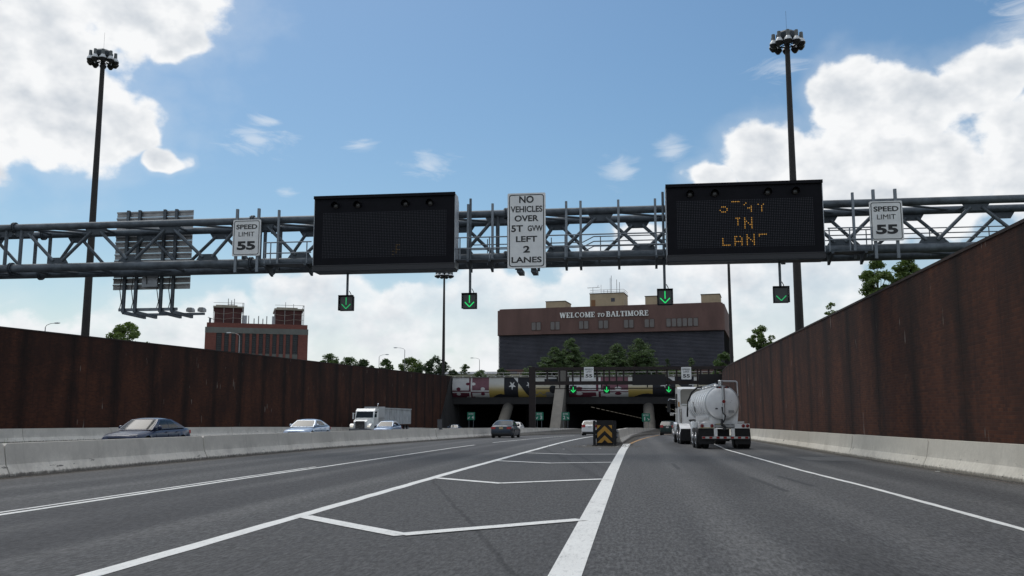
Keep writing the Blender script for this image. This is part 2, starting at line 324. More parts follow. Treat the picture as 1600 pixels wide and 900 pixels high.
BROWNST = mat('brown_gantry_paint', (0.016, 0.009, 0.008), 0.7, 0, 0.3, 1.0)
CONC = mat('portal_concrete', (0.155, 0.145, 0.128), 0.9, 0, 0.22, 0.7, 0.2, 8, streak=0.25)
CONC_DK = mat('portal_concrete_dark', (0.030, 0.029, 0.029), 0.9, 0, 0.3, 0.5, streak=0.3)  # darker concrete tone for the deck, header beam and abutments
TUN = mat('tunnel_lining', (0.022, 0.021, 0.022), 0.85, 0, 0.3, 0.4)
SOIL = mat('grass_bank', (0.035, 0.05, 0.018), 0.95, 0, 0.4, 0.25, 0.4, 6, col2=(0.08, 0.075, 0.04))

# ------------------------------------------------------------------ mesh helpers
class MB:
    def __init__(s): s.v = []; s.f = []; s.mi = []
    def add(s, vs, fs, mi=0):
        o = len(s.v); s.v += [tuple(p) for p in vs]; s.f += [tuple(i + o for i in f) for f in fs]; s.mi += [mi] * len(fs); return s
    def bx(s, x0, x1, y0, y1, z0, z1, mi=0):
        return s.add([(x0, y0, z0), (x1, y0, z0), (x1, y1, z0), (x0, y1, z0), (x0, y0, z1), (x1, y0, z1), (x1, y1, z1), (x0, y1, z1)],
                     [(0, 3, 2, 1), (4, 5, 6, 7), (0, 1, 5, 4), (1, 2, 6, 5), (2, 3, 7, 6), (3, 0, 4, 7)], mi)
    def cb(s, cx, cy, cz, sx, sy, sz, mi=0): return s.bx(cx - sx / 2, cx + sx / 2, cy - sy / 2, cy + sy / 2, cz - sz / 2, cz + sz / 2, mi)
    def tube(s, a, b, r, n=8, r2=None, mi=0):
        a = Vector(a); b = Vector(b); d = (b - a).normalized(); u = d.orthogonal().normalized(); w = d.cross(u); r2 = r if r2 is None else r2
        vs = []
        for (c, rr) in ((a, r), (b, r2)):
            for i in range(n):
                t = 2 * math.pi * i / n; vs.append(c + (u * math.cos(t) + w * math.sin(t)) * rr)
        return s.add(vs, [(i, (i + 1) % n, n + (i + 1) % n, n + i) for i in range(n)] + [tuple(range(n - 1, -1, -1)), tuple(range(n, 2 * n))], mi)
    def path(s, pts, r, n=6, mi=0):
        for a, b in zip(pts[:-1], pts[1:]): s.tube(a, b, r, n, mi=mi)
        return s
    def beam(s, a, b, w, h, mi=0, up=(0, 0, 1)):
        a = Vector(a); b = Vector(b); d = (b - a).normalized(); u = Vector(up)
        if abs(d.dot(u)) > 0.95: u = Vector((0, 1, 0))
        x = d.cross(u).normalized(); z = x.cross(d)
        vs = [c + x * (sx * w / 2) + z * (sz * h / 2) for c in (a, b) for sx, sz in ((-1, -1), (1, -1), (1, 1), (-1, 1))]
        return s.add(vs, [(0, 1, 5, 4), (1, 2, 6, 5), (2, 3, 7, 6), (3, 0, 4, 7), (3, 2, 1, 0), (4, 5, 6, 7)], mi)
    def lathe(s, prof, c, n=12, axis='z', mi=0):
        vs = []; m = len(prof)
        for (r, h) in prof:
            for i in range(n):
                t = 2 * math.pi * i / n; a, b = r * math.cos(t), r * math.sin(t)
                p = (a, b, h) if axis == 'z' else ((h, a, b) if axis == 'x' else (b, h, a))
                vs.append((c[0] + p[0], c[1] + p[1], c[2] + p[2]))
        fs = [(k * n + i, k * n + (i + 1) % n, (k + 1) * n + (i + 1) % n, (k + 1) * n + i) for k in range(m - 1) for i in range(n)]
        fs += [tuple(range(n - 1, -1, -1)), tuple((m - 1) * n + i for i in range(n))]
        return s.add(vs, fs, mi)
    def prism(s, poly, axis, d0, d1, mi=0):      # poly in the two other axes, extruded along axis
        def P(p, d): return (d, p[0], p[1]) if axis == 'x' else ((p[0], d, p[1]) if axis == 'y' else (p[0], p[1], d))
        n = len(poly)
        return s.add([P(p, d0) for p in poly] + [P(p, d1) for p in poly], [tuple(range(n)), tuple(range(2 * n - 1, n - 1, -1))] + [(i, i + n, (i + 1) % n + n, (i + 1) % n) for i in range(n)], mi)
    def patch(s, fn, nu, nv, mi=0):
        vs = [fn(i / nu, j / nv) for j in range(nv + 1) for i in range(nu + 1)]
        return s.add(vs, [(j * (nu + 1) + i, j * (nu + 1) + i + 1, (j + 1) * (nu + 1) + i + 1, (j + 1) * (nu + 1) + i) for j in range(nv) for i in range(nu)], mi)
    def mesh(s, name, mats, smooth=False, off=(0, 0, 0), fix=True):
        me = bpy.data.meshes.new(name)
        me.from_pydata([(x - off[0], y - off[1], z - off[2]) for x, y, z in s.v], [], s.f)
        for M in (mats if isinstance(mats, (list, tuple)) else [mats]): me.materials.append(M)
        if any(s.mi): me.polygons.foreach_set('material_index', s.mi)
        if fix:
            bm = bmesh.new(); bm.from_mesh(me); bmesh.ops.recalc_face_normals(bm, faces=bm.faces); bm.to_mesh(me); bm.free()
        if smooth:
            me.polygons.foreach_set('use_smooth', [True] * len(me.polygons)); me.set_sharp_from_angle(angle=R(40))
        me.update(); return me
    def build(s, name, mats, parent=None, smooth=False, world=True, fix=True):
        off = (0, 0, 0)
        if parent is not None and world:
            p = parent
            while p: off = tuple(o + l for o, l in zip(off, p.location)); p = p.parent
        return link(name, s.mesh(name, mats, smooth, off, fix), parent)
def link(name, data, parent=None, loc=None):
    o = bpy.data.objects.new(name, data); COL.objects.link(o)
    if parent is not None: o.parent = parent
    if loc is not None: o.location = loc
    return o
def tag(o, label=None, cat=None, group=None, kind=None):
    for k, v in (('label', label), ('category', cat), ('group', group), ('kind', kind)):
        if v: o[k] = v
    return o
def thing(name, label, cat, loc=(0, 0, 0), rz=0.0, group=None):
    o = link(name, None, None, loc); o.rotation_euler = (0, 0, rz); o.empty_display_size = 0.3
    return tag(o, label, cat, group)
def copy_tree(o, parent=None):
    c = o.copy(); COL.objects.link(c); c.parent = parent
    for ch in o.children: copy_tree(ch, c)
    return c
def text_mesh(s, w, h, mats, name='lettering', bold=0.0, ext=0.004, shear=0.0, facing='-y'):
    cu = bpy.data.curves.new('t', 'FONT'); cu.body = s; cu.offset = bold; cu.extrude = 0.05; cu.shear = shear; cu.resolution_u = 4
    o = bpy.data.objects.new('t', cu); me = bpy.data.meshes.new_from_object(o); bpy.data.objects.remove(o); bpy.data.curves.remove(cu)
    n = len(me.vertices); co = np.empty(n * 3); me.vertices.foreach_get('co', co); co = co.reshape(-1, 3)
    lo = co.min(0); hi = co.max(0); c = (lo + hi) / 2; sz = hi - lo
    out = np.empty_like(co)
    out[:, 0] = (co[:, 0] - c[0]) * (w / sz[0]); out[:, 2] = (co[:, 1] - c[1]) * (h / sz[1]); out[:, 1] = -(co[:, 2] / 0.05) * ext
    me.vertices.foreach_set('co', out.ravel()); me.materials.clear(); me.materials.append(mats); me.name = name; me.update()
    return me
def zr(y): return 0.0 if y < 55 else -1.0 * ((y - 55) / 110) ** 1.5
def interp(tab, y):
    return float(np.interp(y, [a for a, b in tab], [b for a, b in tab]))
# smooth plan lines (y, x)
LB = [(-60, -15.4), (36, -15.4), (45, -15.1), (55, -14.4), (65, -13.7), (75, -13.0), (85, -12.5), (95, -11.9), (110, -11.0), (125, -9.9), (140, -9.0), (165, -8.0), (240, -2)]
LLANE = [(-60, -9.25), (20, -9.25), (45, -9.05), (56, -8.75), (66, -8.2), (76, -7.6), (90, -6.9), (110, -6.0), (140, -4.6), (165, -3.2), (240, 4)]
GL = [(-60, -4.85), (25, -4.85), (36, -4.75), (52, -4.6), (77, -4.3), (97, -3.9), (120, -3.0), (165, -1.0)]
YR = [(52, -0.48), (56, -0.32), (63, 0.0), (70, 0.35), (82, 1.0), (94, 1.75), (104, 2.4), (114, 3.2), (140, 5.2), (165, 7.4), (240, 16)]
RL = [(-60, 4.95), (13, 4.86), (20, 4.77), (27, 4.5), (45, 4.2), (60, 4.6), (80, 5.8), (100, 7.0)]
GB = [(56, -1.1), (83, -0.55), (104, 0.55), (120, 1.7), (145, 3.0), (165, 4.2)]
RB = [(-60, 9.1), (20, 8.85), (34, 8.5), (60, 8.35), (80, 8.5), (100, 8.6), (120, 10.0), (165, 14.2), (240, 23)]
def wxl(y): return -37.94 + (y - 53.7) * 0.0495
def wzl(y): return 6.95 + 0.0189 * (y - 53.7)
def wxr(y): return 9.65 if y < 98 else 9.65 + 5.4 * ((y - 98) / 67) ** 1.3
def wzr(y): return 6.0 + 0.0096 * y

# ------------------------------------------------------------------ road and ground
ys = [-200, -120, -60, -30] + list(range(-10, 166, 4)) + [175, 190, 210, 240, 280]
b = MB()
xs = [-44, -30, -15, -9, -5, -0.6, 4.8, 9, 16, 26]
b.v = [(x, y, zr(y)) for y in ys for x in xs]; nx = len(xs)
b.f = [(j * nx + i, j * nx + i + 1, (j + 1) * nx + i + 1, (j + 1) * nx + i) for j in range(len(ys) - 1) for i in range(nx - 1)]; b.mi = [0] * len(b.f)
road = tag(b.build('road', ASPH, fix=False), kind='structure')
def strip(name, tab, w, y0, y1, M, st=0.6, dz=0.006, side=0.0):
    b = MB(); n = max(2, int((y1 - y0) / st)); vs = []
    for i in range(n + 1):
        y = y0 + (y1 - y0) * i / n; x = (interp(tab, y) if isinstance(tab, list) else tab) + side
        jw, jv = random.uniform(-0.012, 0.012), random.uniform(-0.012, 0.012)
        vs += [(x - w / 2 + jw, y, zr(y) + dz), (x + w / 2 + jv, y, zr(y) + dz)]
    b.add(vs, [(2 * i, 2 * i + 1, 2 * i + 3, 2 * i + 2) for i in range(n)])
    return b.build(name, M, road, fix=False)
strip('lane_line', LLANE, 0.13, -8, 51.5, PAINT); strip('lane_line', LLANE, 0.10, -8, 27, PAINT, side=-0.24)
strip('lane_line', LLANE, 0.14, 57, 100, PAINT); strip('lane_line', LLANE, 0.14, 112, 150, PAINT)
strip('gore_line', GL, 0.22, 2, 97, PAINT)
bb = MB(); bb.add([(-0.80, 2, .006), (-0.50, 2, .006), (-0.50, 25, .006), (-0.80, 25, .006), (-0.44, 42, .006), (-0.78, 42, .006), (-0.30, 55.5, .0065), (-0.72, 54.6, .006)], [(0, 1, 2, 3), (3, 2, 4, 5), (5, 4, 6, 7)])
bb.build('gore_line', PAINT, road, fix=False)
strip('edge_line', YR, 0.16, 55.2, 150, YELLOW, 2.0, side=0.02)
strip('edge_line', RL, 0.13, -8, 58, PAINT)
strip('edge_line', RL, 0.12, 62, 100, PAINT)
def chevron(p, q, r, w):
    for lay, (a, c) in enumerate(((p, q), (q, r))):
        zl = 0.009 + 0.003 * lay
        a = Vector((*a, 0)); c = Vector((*c, 0)); d = (c - a).normalized(); nrm = Vector((-d.y, d.x, 0)) * w / 2; a = a - d * 0.0; c = c + d * 0.07
        b = MB(); k = 6; vs = []
        for i in range(k + 1):
            pnt = a.lerp(c, i / k); j = random.uniform(-.012, .012)
            vs += [(pnt.x + nrm.x, pnt.y + nrm.y + j, zl), (pnt.x - nrm.x, pnt.y - nrm.y + j, zl)]
        b.add(vs, [(2 * i, 2 * i + 1, 2 * i + 3, 2 * i + 2) for i in range(k)]); b.build('hatch_line', PAINT, road, fix=False)
chevron((-4.78, 13.2), (-2.84, 11.25), (-0.82, 13.2), 0.27)
chevron((-4.78, 22.2), (-2.95, 20.5), (-0.82, 22.2), 0.27)
chevron((-4.78, 31.8), (-2.7, 30.2), (-0.82, 31.0), 0.27)
chevron((-4.7, 39.5), (-2.6, 38.0), (-0.85, 38.3), 0.27)
strip('gutter_line', [(a, x + 0.62) for a, x in LB], 0.05, -8, 110, mat('joint_sealant', (0.13, 0.10, 0.075), 0.9, 0, 0.4, 4), dz=0.005)
strip('gutter_dirt', [(a, x + 0.42) for a, x in LB], 0.26, -8, 110, mat('gutter_grit', (0.045, 0.04, 0.034), 0.95, 0, 0.45, 7, 0.5, 60), dz=0.004)
strip('gutter_line', [(a, x - 0.62) for a, x in RB], 0.05, -8, 90, MATS['joint_sealant'], dz=0.005)
strip('gutter_dirt', [(a, x - 0.42) for a, x in RB], 0.24, -8, 90, MATS['gutter_grit'], dz=0.004)
strip('gutter_dirt', [(a, x + 0.55) for a, x in GB], 0.8, 52, 120, MATS['gutter_grit'], dz=0.004)

def skid(x0, y0, x1, y1, w):
    b = MB(); b.add([(x0 - w, y0, .0035), (x0 + w, y0, .0035), (x1 + w, y1, .0035), (x1 - w, y1, .0035)], [(0, 1, 2, 3)]); b.build('skid_mark', mat('skid_rubber', (.034, .034, .036), .8, 0, .4, 6), road, fix=False)
skid(2.9, 19.0, 2.75, 23.5, .07); skid(3.7, 20.5, 3.5, 24.2, .07); skid(1.2, 27, 1.15, 30.5, .06)
b = MB(); b.add([(5.9, 33.5, .0036), (8.0, 33.0, .0036), (8.05, 36.5, .0036), (5.9, 36.8, .0036)], [(0, 1, 2, 3)]); b.build('repair_patch', mat('patch_asphalt', (.125, .125, .122), .9, 0, .25, 5, .3, 40), road, fix=False)
gm = MB()
def gsheet(rows): 
    n = len(rows[0]); vs = [p for r_ in rows for p in r_]
    gm.add(vs, [(j * n + i, j * n + i + 1, (j + 1) * n + i + 1, (j + 1) * n + i) for j in range(len(rows) - 1) for i in range(n - 1)])
gy = [-200, -60, 0, 40, 80, 120, 164.5]
gsheet([[(-4000, y, 6.0), (-400, y, 7.0), (-60, y, wzl(y) - 0.7), (wxl(y) - 0.35, y, wzl(y) - 0.5)] for y in gy])
gsheet([[(wxr(y) + 0.4, y, wzr(y) - 0.5), (40, y, wzr(y) - 0.3), (400, y, 7.0), (4000, y, 6.0)] for y in gy])
gsheet([[(-4000, y, min(z, 8)), (-400, y, min(z, 9)), (-60, y, z - 0.2), (-32, y, z), (0, y, z), (16, y, z), (40, y, z - 0.3), (400, y, min(z, 9)), (4000, y, min(z, 8))] for y, z in ((164.6, 8.3), (175, 8.9), (188, 10.6), (230, 10.8), (300, 9.5), (600, 6), (6000, 0))])
tag(gm.build('ground', SOIL, fix=False), kind='structure')

# ------------------------------------------------------------------ retaining walls of brick panels
def retaining(name, label, fx, fz, M, y0, j0, side, yend):
    root = thing(name, label, 'wall', (0, 0, 0))
    k = math.ceil((y0 - j0) / PANEL); y = j0 + k * PANEL
    cop = MB()
    while y < yend - 0.5:
        ye = min(y + PANEL, yend); g_ = 0.004
        def face(u, v, off=0.0):
            yy = y + g_ + (ye - y - 2 * g_) * u; zb = zr(yy) - 0.1; return (fx(yy) + off, yy, zb + (fz(yy) - zb) * v)
        b = MB(); nu, nv = 2, 4; t = 0.34 * side; jx = random.uniform(-.003, .003)
        A = [face(i / nu, j / nv, jx) for j in range(nv + 1) for i in range(nu + 1)]
        Bk = [(p[0] + t, p[1], p[2]) for p in A]; n = len(A); w = nu + 1
        fs = [(j * w + i, j * w + i + 1, (j + 1) * w + i + 1, (j + 1) * w + i) for j in range(nv) for i in range(nu)]
        fs += [tuple(i + n for i in f[::-1]) for f in fs]
        fs += [(nv * w + i, nv * w + i + 1, nv * w + i + 1 + n, nv * w + i + n) for i in range(nu)]
        fs += [(j * w, (j + 1) * w, (j + 1) * w + n, j * w + n) for j in range(nv)] + [(j * w + nu, (j + 1) * w + nu, (j + 1) * w + nu + n, j * w + nu + n) for j in range(nv)]
        b.add(A + Bk, fs); b.build('wall_panel', M, root)
        c = MB(); c.add([(fx(yy) + sx * side, yy, fz(yy) + dz) for yy in (y + .01, ye - .01) for sx, dz in ((-0.03, 0.002), (0.38, 0.002), (0.38, 0.09), (-0.03, 0.09))],
                        [(0, 1, 2, 3), (4, 5, 6, 7), (0, 1, 5, 4), (1, 2, 6, 5), (2, 3, 7, 6), (3, 0, 4, 7)])
        c.build('coping', mat('brick_coping', (0.022, 0.012, 0.010), 0.9, 0, 0.3, 2), root)
        y += PANEL
    # dark backing seen in the open joints
    b = MB(); yy = [y0, 40, 98, 110, 125, 140, yend - .05]
    vs = [(fx(q) + 0.2 * side, q, z) for q in yy for z in (zr(q) - .1, fz(q) - .02)]
    b.add(vs, [(2 * i, 2 * i + 1, 2 * i + 3, 2 * i + 2) for i in range(len(yy) - 1)]); b.build('backing', TUN, root, fix=False)
    return root
retaining('brick_retaining_wall', 'long dark brick retaining wall beyond the oncoming traffic, ending at the painted portal', wxl, wzl, BRICK_L, -40, 53.7, -1, 164.5)
retaining('brick_retaining_wall', 'tall rust-brown brick retaining wall beside the tanker truck and pale barrier', wxr, wzr, BRICK_R, -40, 24.2, 1, 164.5)

# ------------------------------------------------------------------ concrete barriers
PROF = [(-0.30, 0.0), (-0.30, 0.08), (-0.18, 0.30), (-0.095, 0.81), (0.095, 0.81), (0.18, 0.30), (0.30, 0.08), (0.30, 0.0)]
def barrier(name, label, tab, y0, y1, seg, M, h=1.0, first=None):
    root = thing(name, label, 'barrier', (0, 0, 0)); y = y0 if first is None else first
    while y < y1 - 0.5:
        ye = min(y + seg, y1); b = MB(); n = max(2, int((ye - y) / 2.5)); vs = []; jx = random.uniform(-.012, .012); jz = random.uniform(-.008, .012)
        stn = [y + .02, y + .09] + [y + (ye - y) * i / n for i in range(1, n)] + [ye - .09, ye - .02]
        for i, yy in enumerate(stn):
            x = interp(tab, yy) if isinstance(tab, list) else tab(yy)
            kk = 0.93 if i in (0, len(stn) - 1) else 1.0
            vs += [(x + jx + px * kk, yy, zr(yy) + (pz * h * (kk if pz > .5 else 1) + jz * (pz > 0.1))) for px, pz in PROF]
        m = len(PROF)
        fs = [(i * m + k, i * m + k + 1, (i + 1) * m + k + 1, (i + 1) * m + k) for i in range(len(stn) - 1) for k in range(m - 1)]
        fs += [tuple(range(m)), tuple((len(stn) - 1) * m + k for k in range(m - 1, -1, -1))]
        b.add(vs, fs); b.build('barrier_segment', M, root); y += seg
    return root
barrier('concrete_barrier', 'grey scuffed concrete median barrier along the near road, between us and oncoming cars', LB, -30, 165, 10.6, CONC_L, first=-10.6)
barrier('concrete_barrier', 'pale concrete barrier at the foot of the rust-brown wall beside the tanker', RB, -30, 160, 9.0, CONC_R, first=-16)
barrier('concrete_barrier', 'low concrete barrier at the foot of the far dark brick wall, behind oncoming cars', lambda y: wxl(y) + 0.7, -10, 160, 9.0, CONC_L, 1.06)
barrier('concrete_barrier', 'short curved concrete barrier running back from the chevron crash cushion', GB, 56, 160, 8.0, CONC_L, 1.0)

# ------------------------------------------------------------------ signs
def rounded(w, h, r, n=4):
    pts = []
    for cx, cz, a0 in ((w / 2 - r, -h / 2 + r, -90), (w / 2 - r, h / 2 - r, 0), (-w / 2 + r, h / 2 - r, 90), (-w / 2 + r, -h / 2 + r, 180)):
        for i in range(n + 1):
            t = R(a0 + 90 * i / n); pts.append((cx + r * math.cos(t), cz + r * math.sin(t)))
    return pts
def sign_board(name, label, cx, Y, cz, w, h, lines, bg, fg, border=True, group=None, thick=0.05, cat='sign', posts=None, fgm=None):
    root = thing(name, label, cat, (cx, Y, cz - h / 2), 0, group)
    zc = h / 2
    b = MB(); b.prism([(p[0], p[1] + zc) for p in rounded(w, h, 0.04 * min(w, 1.5))], 'y', 0, thick); b.build('sign_panel', bg, root, world=False)
    if border:
        o = rounded(w - 0.08 * w, h - 0.08 * w, 0.07 * w, 5); q = rounded(w - 0.125 * w, h - 0.125 * w, 0.055 * w, 5); n = len(o)
        b = MB(); b.add([(p[0], -0.004, p[1] + zc) for p in o] + [(p[0], -0.004, p[1] + zc) for p in q], [(i, (i + 1) % n, n + (i + 1) % n, n + i) for i in range(n)])
        b.build('border', fg, root, world=False)
    for (s, dz, tw, th, bold) in lines:
        link('lettering', text_mesh(s, tw, th, fg, 'lettering', bold), root, (0, -0.006, zc + dz))
    if posts: posts(root)
    return root

GY = 39.5
# ------------------------------------------------------------------ main sign gantry (four-chord tube truss)
g = thing('sign_gantry', 'grey tubular truss gantry spanning the whole road and carrying the black message boards', 'gantry', (-10, GY, 0))
BY = GY + 1.8; TZ, BZ = 10.35, 8.40; X0, X1 = -36.0, 17.4
for yy, z, r, nm in ((GY, TZ, .165, 'chord'), (BY, TZ, .165, 'chord'), (GY, BZ, .195, 'chord'), (BY, BZ, .195, 'chord')):
    b = MB(); b.tube((X0, yy, z), (X1, yy, z), r, 20); b.build(nm, STEEL, g, smooth=True)
splices = [-28.85, -17.1, -5.45, 6.3]
for s_ in splices:
    for yy, dx in ((GY, 0), (BY, 0.25)):
        for z, r in ((TZ, .165), (BZ, .195)):
            b = MB()
            for k in (-0.06, 0.02): b.tube((s_ + dx + k, yy, z), (s_ + dx + k + .045, yy, z), r + .09, 16)
            for i in range(8):
                t = i * math.pi / 4; b.tube((s_ + dx - .10, yy + (r + .055) * math.cos(t), z + (r + .055) * math.sin(t)), (s_ + dx + .10, yy + (r + .055) * math.cos(t), z + (r + .055) * math.sin(t)), .02, 6)
            b.build('splice_flange', STEEL_D, g)
        for dd in (-0.38, 0.38):
            b = MB(); b.tube((s_ + dx + dd, yy, BZ), (s_ + dx + dd, yy, TZ), .085, 10); b.build('brace', STEEL, g, smooth=True)
def gusset(x, yy, z, up):
    b = MB(); w1, w2 = 0.55, 0.36; h = .30 if up else -.30; z0 = z
    b.prism([(x - w1, z0), (x + w1, z0), (x + w2, z0 + h), (x - w2, z0 + h)], 'y', yy - .012, yy + .012); b.build('gusset', STEEL_D, g)
def brace(x0, z0, x1, z1, yy):
    b = MB(); b.tube((x0, yy, z0), (x1, yy, z1), .078, 10); b.build('brace', STEEL, g, smooth=True)
for s_ in [-40.6] + splices:
    for yy, lo, upx in ((GY, (2.3, 5.95, 9.65), (0.5, 4.12, 7.75, 11.25)), (BY, (0.75, 3.85, 7.55, 11.2), (2.1, 5.7, 9.4))):
        lows = [s_ + q for q in lo]; ups = [s_ + q for q in upx]
        for x in lows:
            if X0 < x < X1: gusset(x, yy, BZ + .17, True)
        for x in ups:
            if X0 < x < X1: gusset(x, yy, TZ - .14, False)
        allp = sorted([(x, 0) for x in lows] + [(x, 1) for x in ups])
        for (xa, ka), (xb, kb) in zip(allp[:-1], allp[1:]):
            if xa < X0 or xb > X1 or ka == kb: continue
            za, zb = (TZ - .30 if ka else BZ + .32), (TZ - .30 if kb else BZ + .32)
            brace(xa + .22, za, xb - .22, zb, yy)
    for q in (0.7, 4.0, 7.7, 11.0):
        x = s_ + q
        if X0 < x < X1:
            for z in (TZ, BZ):
                b = MB(); b.tube((x, GY, z), (x, BY, z), .06, 8); b.build('cross_strut', STEEL_D, g, smooth=True)
                b = MB(); b.tube((x, GY, z), (x + 3.4, BY, z), .05, 8)
                if x + 3.4 < X1: b.build('cross_strut', STEEL_D, g, smooth=True)
for x in (X0 + .2, X1 - .2):
    for yy in (GY, BY):
        b = MB(); b.tube((x, yy, 0.4 if x < 0 else 5.4), (x, yy, TZ + .3), .26, 16); b.build('support_post', STEEL, g, smooth=True)
    b = MB(); b.cb(x, GY + .9, 0.2 if x < 0 else 5.6, 1.4, 3.0, .42); b.build('footing', CONC, g)
# stanchions in front of the truss, catwalk brackets, rails
def stanchion(x, z0, z1, y=GY - .28, w=.10):
    b = MB(); b.cb(x, y - .04, (z0 + z1) / 2, w, .012, z1 - z0); b.cb(x, y + .04, (z0 + z1) / 2, w, .012, z1 - z0); b.cb(x, y, (z0 + z1) / 2, .012, .068, z1 - z0)
    b.build('stanchion', STEEL_L, g)
for x in (-15.75, -6.02, -2.80, -2.18, -0.56, 1.00, 9.12, -7.10): stanchion(x, 7.95, 10.75)
for x in (-17.72, -16.7, 9.95, 10.82): stanchion(x, 7.95, 10.85, w=.12)
def bracket(x):
    b = MB(); b.prism([(GY - .2, 8.12), (GY - 1.15, 8.12), (GY - 1.15, 8.05), (GY - .2, 7.72)], 'x', x - .05, x + .05); b.build('catwalk_bracket', STEEL_D, g)
for x in (-16.0, -14.15, -6.95, -6.02, -4.9, -4.0, -2.80, -2.18, -0.56, 1.0, 8.05, 9.35): bracket(x)
def rails(xa, xb, posts):
    fy = GY - 1.10
    for z in (8.62, 9.10):
        b = MB(); b.tube((xa, fy, z), (xb, fy, z), .028, 8); b.build('handrail', STEEL_L, g, smooth=True)
    for x in posts:
        b = MB(); b.tube((x, fy, 8.14), (x, fy, 9.12), .028, 8); b.build('handrail_post', STEEL_L, g, smooth=True)
    b = MB(); b.bx(xa, xb, fy - .04, GY - .35, 8.12, 8.16); b.build('catwalk_grating', STEEL_D, g)
rails(-16.05, -13.9, (-16.02, -15.75, -14.1)); rails(-7.5, 1.35, (-7.3, -6.02, -5.0, -2.8, -2.18, -.56, 1.0)); rails(7.9, 9.66, (7.95, 8.75, 9.6))
for z in (9.06, 9.28, 9.50):
    b = MB(); b.path([(-7.4, BY - .4, z - .25), (-2.2, BY - .4, z - .25), (-1.7, BY - .4, z), (16.8, BY - .4, z)], .024, 6); b.build('handrail', STEEL_L, g)
for x in (-6.5, -3.6, -1.4, 1.4, 4.2, 7.2, 10.0, 12.6, 15.0):
    b = MB(); b.tube((x, BY - .4, 8.3), (x, BY - .4, 9.5), .024, 6); b.build('handrail_post', STEEL_L, g)

# sign seen from behind
bs = thing('overhead_sign', 'large overhead sign seen from its ribbed back, hung behind the gantry', 'sign', (-23.1, BY + .5, 6.3))
for i in range(13):
    z = 7.62 + i * 0.30; b = MB(); b.bx(-25.1, -21.15, BY + .52, BY + .56, z + .012, z + .288); b.bx(-25.1, -21.15, BY + .465, BY + .52, z + .20, z + .275); b.build('sign_plank', ALU, bs)
for x in (-24.45, -23.85, -22.55, -21.95):
    b = MB(); b.cb(x, BY + .36, 9.02, .14, .02, 5.04); b.cb(x, BY + .46, 9.02, .14, .02, 5.04); b.cb(x, BY + .41, 9.02, .02, .08, 5.04); b.build('sign_post', STEEL, bs)
    b = MB(); b.beam((x, BY + .42, 6.52), (x + .1, BY + 2.3, 6.48), .12, .16); b.build('light_arm', STEEL, bs)
    b = MB(); b.path([(x - .1, BY + .3, 8.3), (x - .16, BY + .3, 7.6), (x - .05, BY + .3, 7.0), (x - .12, BY + .3, 6.7)], .02, 6); b.build('cable', BLACK2, bs)
b = MB(); b.beam((-24.75, BY + .55, 6.66), (-21.75, BY + .55, 6.66), .1, .14); b.build('light_rail', STEEL_L, bs)
b = MB(); b.beam((-24.4, BY + 2.3, 6.62), (-21.2, BY + 2.3, 6.62), .1, .12); b.build('light_rail', STEEL_L, bs)
for x in (-21.9, -21.3):
    b = MB(); b.cb(x, BY + 2.2, 6.78, .3, .35, .14); b.prism([(x - .15, 6.85), (x + .15, 6.85), (x + .1, 6.92), (x - .1, 6.92)], 'y', BY + 2.06, BY + 2.34); b.build('floodlight', ALU, bs)
b = MB(); b.bx(-23.45, -22.68, BY + .22, BY + .36, 7.72, 8.4); b.build('junction_box', CABGREY, bs)
b = MB(); b.path([(-23.3, BY + .2, 8.4), (-23.2, BY + .18, 8.1), (-23.18, BY + .18, 7.85)], .018, 6); b.build('cable', BLACK2, bs)

# speed limit and weight limit signs
SL = [('SPEED', .50, .98, .215, .022), ('LIMIT', .165, .74, .20, .0), ('55', -.36, .86, .40, .045)]
for cx, lab in ((-17.19, 'white SPEED LIMIT 55 sign on the gantry beside the left, blank message board'), (10.39, 'white SPEED LIMIT 55 sign on the gantry beside the amber-lettered message board')):
    sign_board('speed_limit_sign', lab, cx, GY - .42, 9.49, 1.30, 1.66, SL, SIGNW, SIGNK, group='speed limit signs on the near gantry')
NV = [('NO', 1.34, .62, .31, .025), ('VEHICLES', .92, 1.36, .27, .02), ('OVER', .52, 1.02, .265, .024), ('5T', .085, .52, .29, .024), ('LEFT', -.37, .90, .25, .024), ('2', -.81, .28, .29, .03), ('LANES', -1.26, 1.28, .25, .024)]
ws = sign_board('weight_limit_sign', 'tall white sign reading NO VEHICLES OVER 5T GVW LEFT 2 LANES', -4.42, GY - 1.22, 9.32, 1.62, 3.24, NV[:3] + NV[4:], SIGNW, SIGNK)
link('lettering', text_mesh('5T', .50, .29, SIGNK, bold=.024), ws, (-.40, -.006, 1.62 + .085)); link('lettering', text_mesh('GVW', .64, .25, SIGNK, bold=.02), ws, (.37, -.006, 1.62 + .085))
for x in (-4.75, -4.15):
    b = MB(); b.cb(x, GY - 1.10, 9.3, .14, .1, 3.3); b.build('mounting_bar', STEEL_D, ws)
for x in (-4.75, -4.15):
    b = MB(); b.prism([(GY - .1, 7.72), (GY - 1.1, 7.72), (GY - 1.15, 7.55), (GY - .1, 7.55)], 'x', x - .1, x + .12); b.build('mounting_bracket', STEEL_D, ws)

